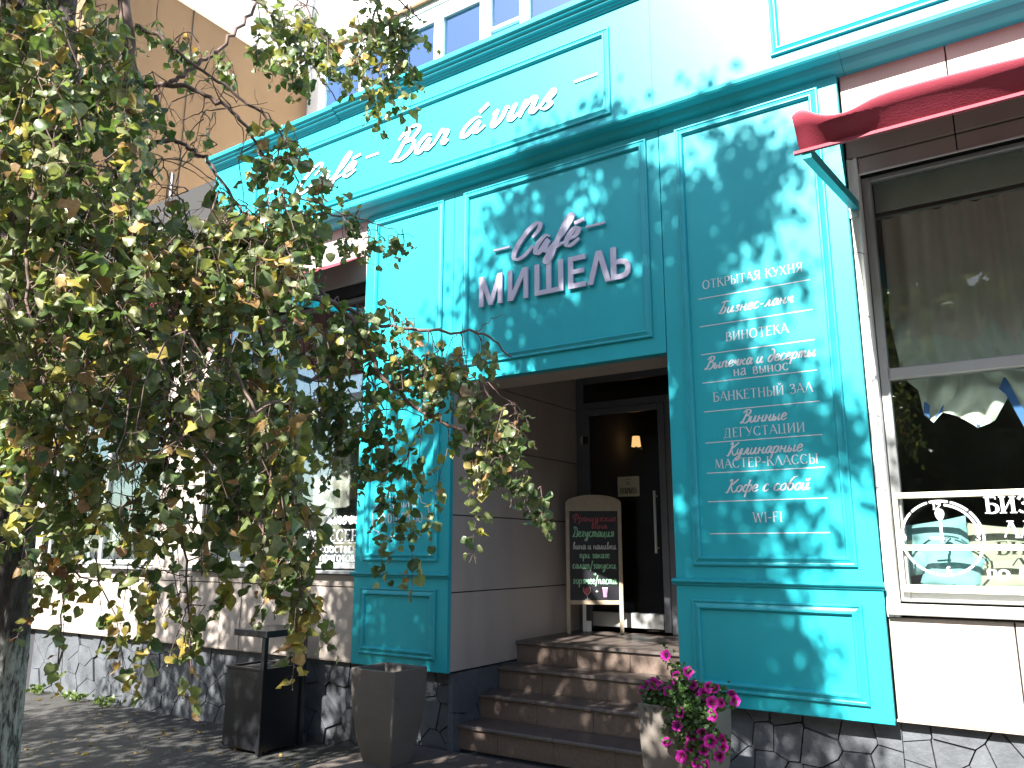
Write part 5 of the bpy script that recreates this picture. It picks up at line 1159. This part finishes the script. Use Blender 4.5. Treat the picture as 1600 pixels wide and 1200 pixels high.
for p, length in bare:               # leafless twiglets
    cur = np.array([rng.uniform(-.8, .8), rng.uniform(-.5, .5), rng.uniform(-1, .1)]); cur /= np.linalg.norm(cur); q = p.copy(); pts = []
    for i in range(7):
        pts.append(q.copy()); q = q+cur*length/6; cur = cur+rng.normal(0, .16, 3)+np.array([0, 0, -.06]); cur /= np.linalg.norm(cur)
        if i in (2, 3, 4):
            e = q+(cur+rng.normal(0, .7, 3))*length*.22; sm.tube([q, (q+e)/2+rng.normal(0, .006, 3), e], [.0014, .0011, .0008], 4)
    sm.tube(pts, [.0032, .0028, .0024, .002, .0017, .0014, .001], 4)
sm.build('sprigs', M['twig'], tree, kind='stuff')
LP, LT, LN, LS = map(np.array, (LP, LT, LN, LS)); tint = tint_green(len(LP))
low = LP[:, 2] < 1.35; tint[low & (rng.random(len(LP)) < .28)] = np.array([.24, .19, .045]); tint[(LP[:, 0] < -3.6) & (LP[:, 2] < 1.5) & (rng.random(len(LP)) < .16)] = np.array([.20, .10, .055])
# the 300 that show largest are objects of their own
scr = []; vis = []
for i in range(len(LP)):
    x, y, w = proj(LP[i]); vis.append(0 < x < 1600 and 0 < y < 1200); scr.append(LS[i]/w)
scr = np.array(scr)*np.array(vis); order = np.argsort(-scr); big = order[:300]; rest = np.ones(len(LP), bool); rest[big] = False
o = link('foliage', leaves_mesh('foliage', LP[rest], LT[rest], LN[rest], LS[rest], tint[rest]), M['leaf'], tree); o['kind'] = 'stuff'
var = []
for k in range(12):
    sh = SHAPES[k]; me = leaves_mesh('leaf', np.zeros((1, 3)), np.array([[0, 1., 0]]), np.array([[0, 0, 1.]]), np.ones(1), tint[big[k*7:k*7+1]], shapes=[sh]); me.materials.append(M['leaf']); var.append(me)
X_, T_a, N_a = dirs_frame(LT[big], LN[big])
for k, i in enumerate(big):
    o = bpy.data.objects.new('leaf', var[k % 12]); COL.objects.link(o); o.parent = tree
    s_ = LS[i]; x, t, n = X_[k]*s_, T_a[k]*s_, N_a[k]*s_
    o.matrix_world = Matrix([[x[0], t[0], n[0], LP[i][0]], [x[1], t[1], n[1], LP[i][1]], [x[2], t[2], n[2], LP[i][2]], [0, 0, 0, 1]])
# dry seed clusters
sd = MB()
for p in seeds:
    for _ in range(3):
        q = p+rng.normal(0, .012, 3)+np.array([0, 0, -.03]); s_ = .0036
        sd.tube([p, q], [.0006, .0006], 3)
        sd.add([q+np.array(v)*s_ for v in ((1, 0, 0), (-1, 0, 0), (0, 1, 0), (0, -1, 0), (0, 0, 1), (0, 0, -1))], [(0, 2, 4), (2, 1, 4), (1, 3, 4), (3, 0, 4), (2, 0, 5), (1, 2, 5), (3, 1, 5), (0, 3, 5)])
sd.build('seed_clusters', M['wood'], tree, kind='stuff')
# crown leaves (coarser)
n = len(crown); k = 9; P = np.repeat(crown, k, 0)+rng.normal(0, 1, (n*k, 3))*np.array([.10, .10, .08])
rel = P-CAM; ww = rel@CF; keep = ~((ww > .1) & (np.abs(rel@CR/ww) < .70) & (np.abs(rel@CU/ww) < .54)) & (np.linalg.norm(rel, axis=1) > .9); P = P[keep]; m_ = len(P)
QV = np.array([(0, 0, 0), (.48, .3, .08), (.2, .85, .02), (0, 1.05, -.05), (-.2, .85, .02), (-.48, .3, .08)]); QF = np.array([(0, 1, 2, 3), (0, 3, 4, 5)])
me = leaves_mesh('crown_foliage', P, np.stack([rng.normal(0, .7, m_), rng.normal(0, .7, m_), -np.ones(m_)*.6], 1), np.array([0, -.6, .7])+rng.normal(0, .6, (m_, 3)), rng.uniform(.05, .085, m_), tint_green(m_), shapes=[QV], F=QF)
o = link('crown_foliage', me, M['leaf'], tree); o['kind'] = 'stuff'
print('leaves', len(LP), 'crown', m_, 'sprays', len(strands))

# ================================================================== ACROSS THE STREET (mirrored in the panes)
road_trees = [(-26, -24, 9), (-19, -26, 10), (-12.5, -23, 8.5), (-5.5, -27, 11), (1.5, -24, 9.5), (8.5, -26, 10.5), (15.5, -24, 9), (22, -27, 11), (30, -25, 10), (-9, -20.5, 7), (-1.5, -21, 6.5), (5, -20.5, 7.5), (-22, -21, 7), (12, -21, 6.5), (-34, -19, 9), (-41, -22, 11), (-30, -14, 8), (-48, -25, 12), (-38, -13, 8), (-52, -16, 10), (-60, -30, 12)]  # far-left ones added to keep bright sky out of the panes
cvs = []
tw_labels = 'dark leafy tree on the far side of the street behind the camera'
n0 = 3200
for q, (x, y, h) in enumerate(road_trees[:1]):
    t_ = thing('street_tree', tw_labels, 'tree', (x, y, -.2), 'trees on the far side of the street')
    MB().tube([(0, 0, 0), (.1, 0, 2), (0, .1, 4), (.1, 0, 7)], [.22, .18, .14, .06], 10).build('trunk', M['bark'], t_, smooth=True)
    P = []
    while len(P) < n0:
        c_ = rng.uniform(-1, 1, 3)
        if np.linalg.norm(c_) < 1 and (math.sin(c_[0]*6)+math.sin(c_[1]*5+1)+math.sin(c_[2]*7))*.25+.75 > rng.random(): P.append(c_*np.array([3.6, 3.2, 3.9])+np.array([0, 0, 5.2]))
    P = np.array(P); me = leaves_mesh('crown', P, rng.normal(0, 1, (n0, 3)), rng.normal(0, 1, (n0, 3)), rng.uniform(.35, .75, n0), tint_green(n0)*.8, shapes=[QV], F=QF)
    c0 = link('crown', me, M['leaf'], t_); src = t_
for q, (x, y, h) in enumerate(road_trees[1:]):
    h *= 1.22  # made taller to cut more sky from the reflections
    c = src.copy(); COL.objects.link(c); c.location = (x, y, -.2); c.rotation_euler = (0, 0, q*1.3); s_ = h/9; c.scale = (s_, s_, s_)
    for ch in src.children:
        d = ch.copy(); COL.objects.link(d); d.parent = c
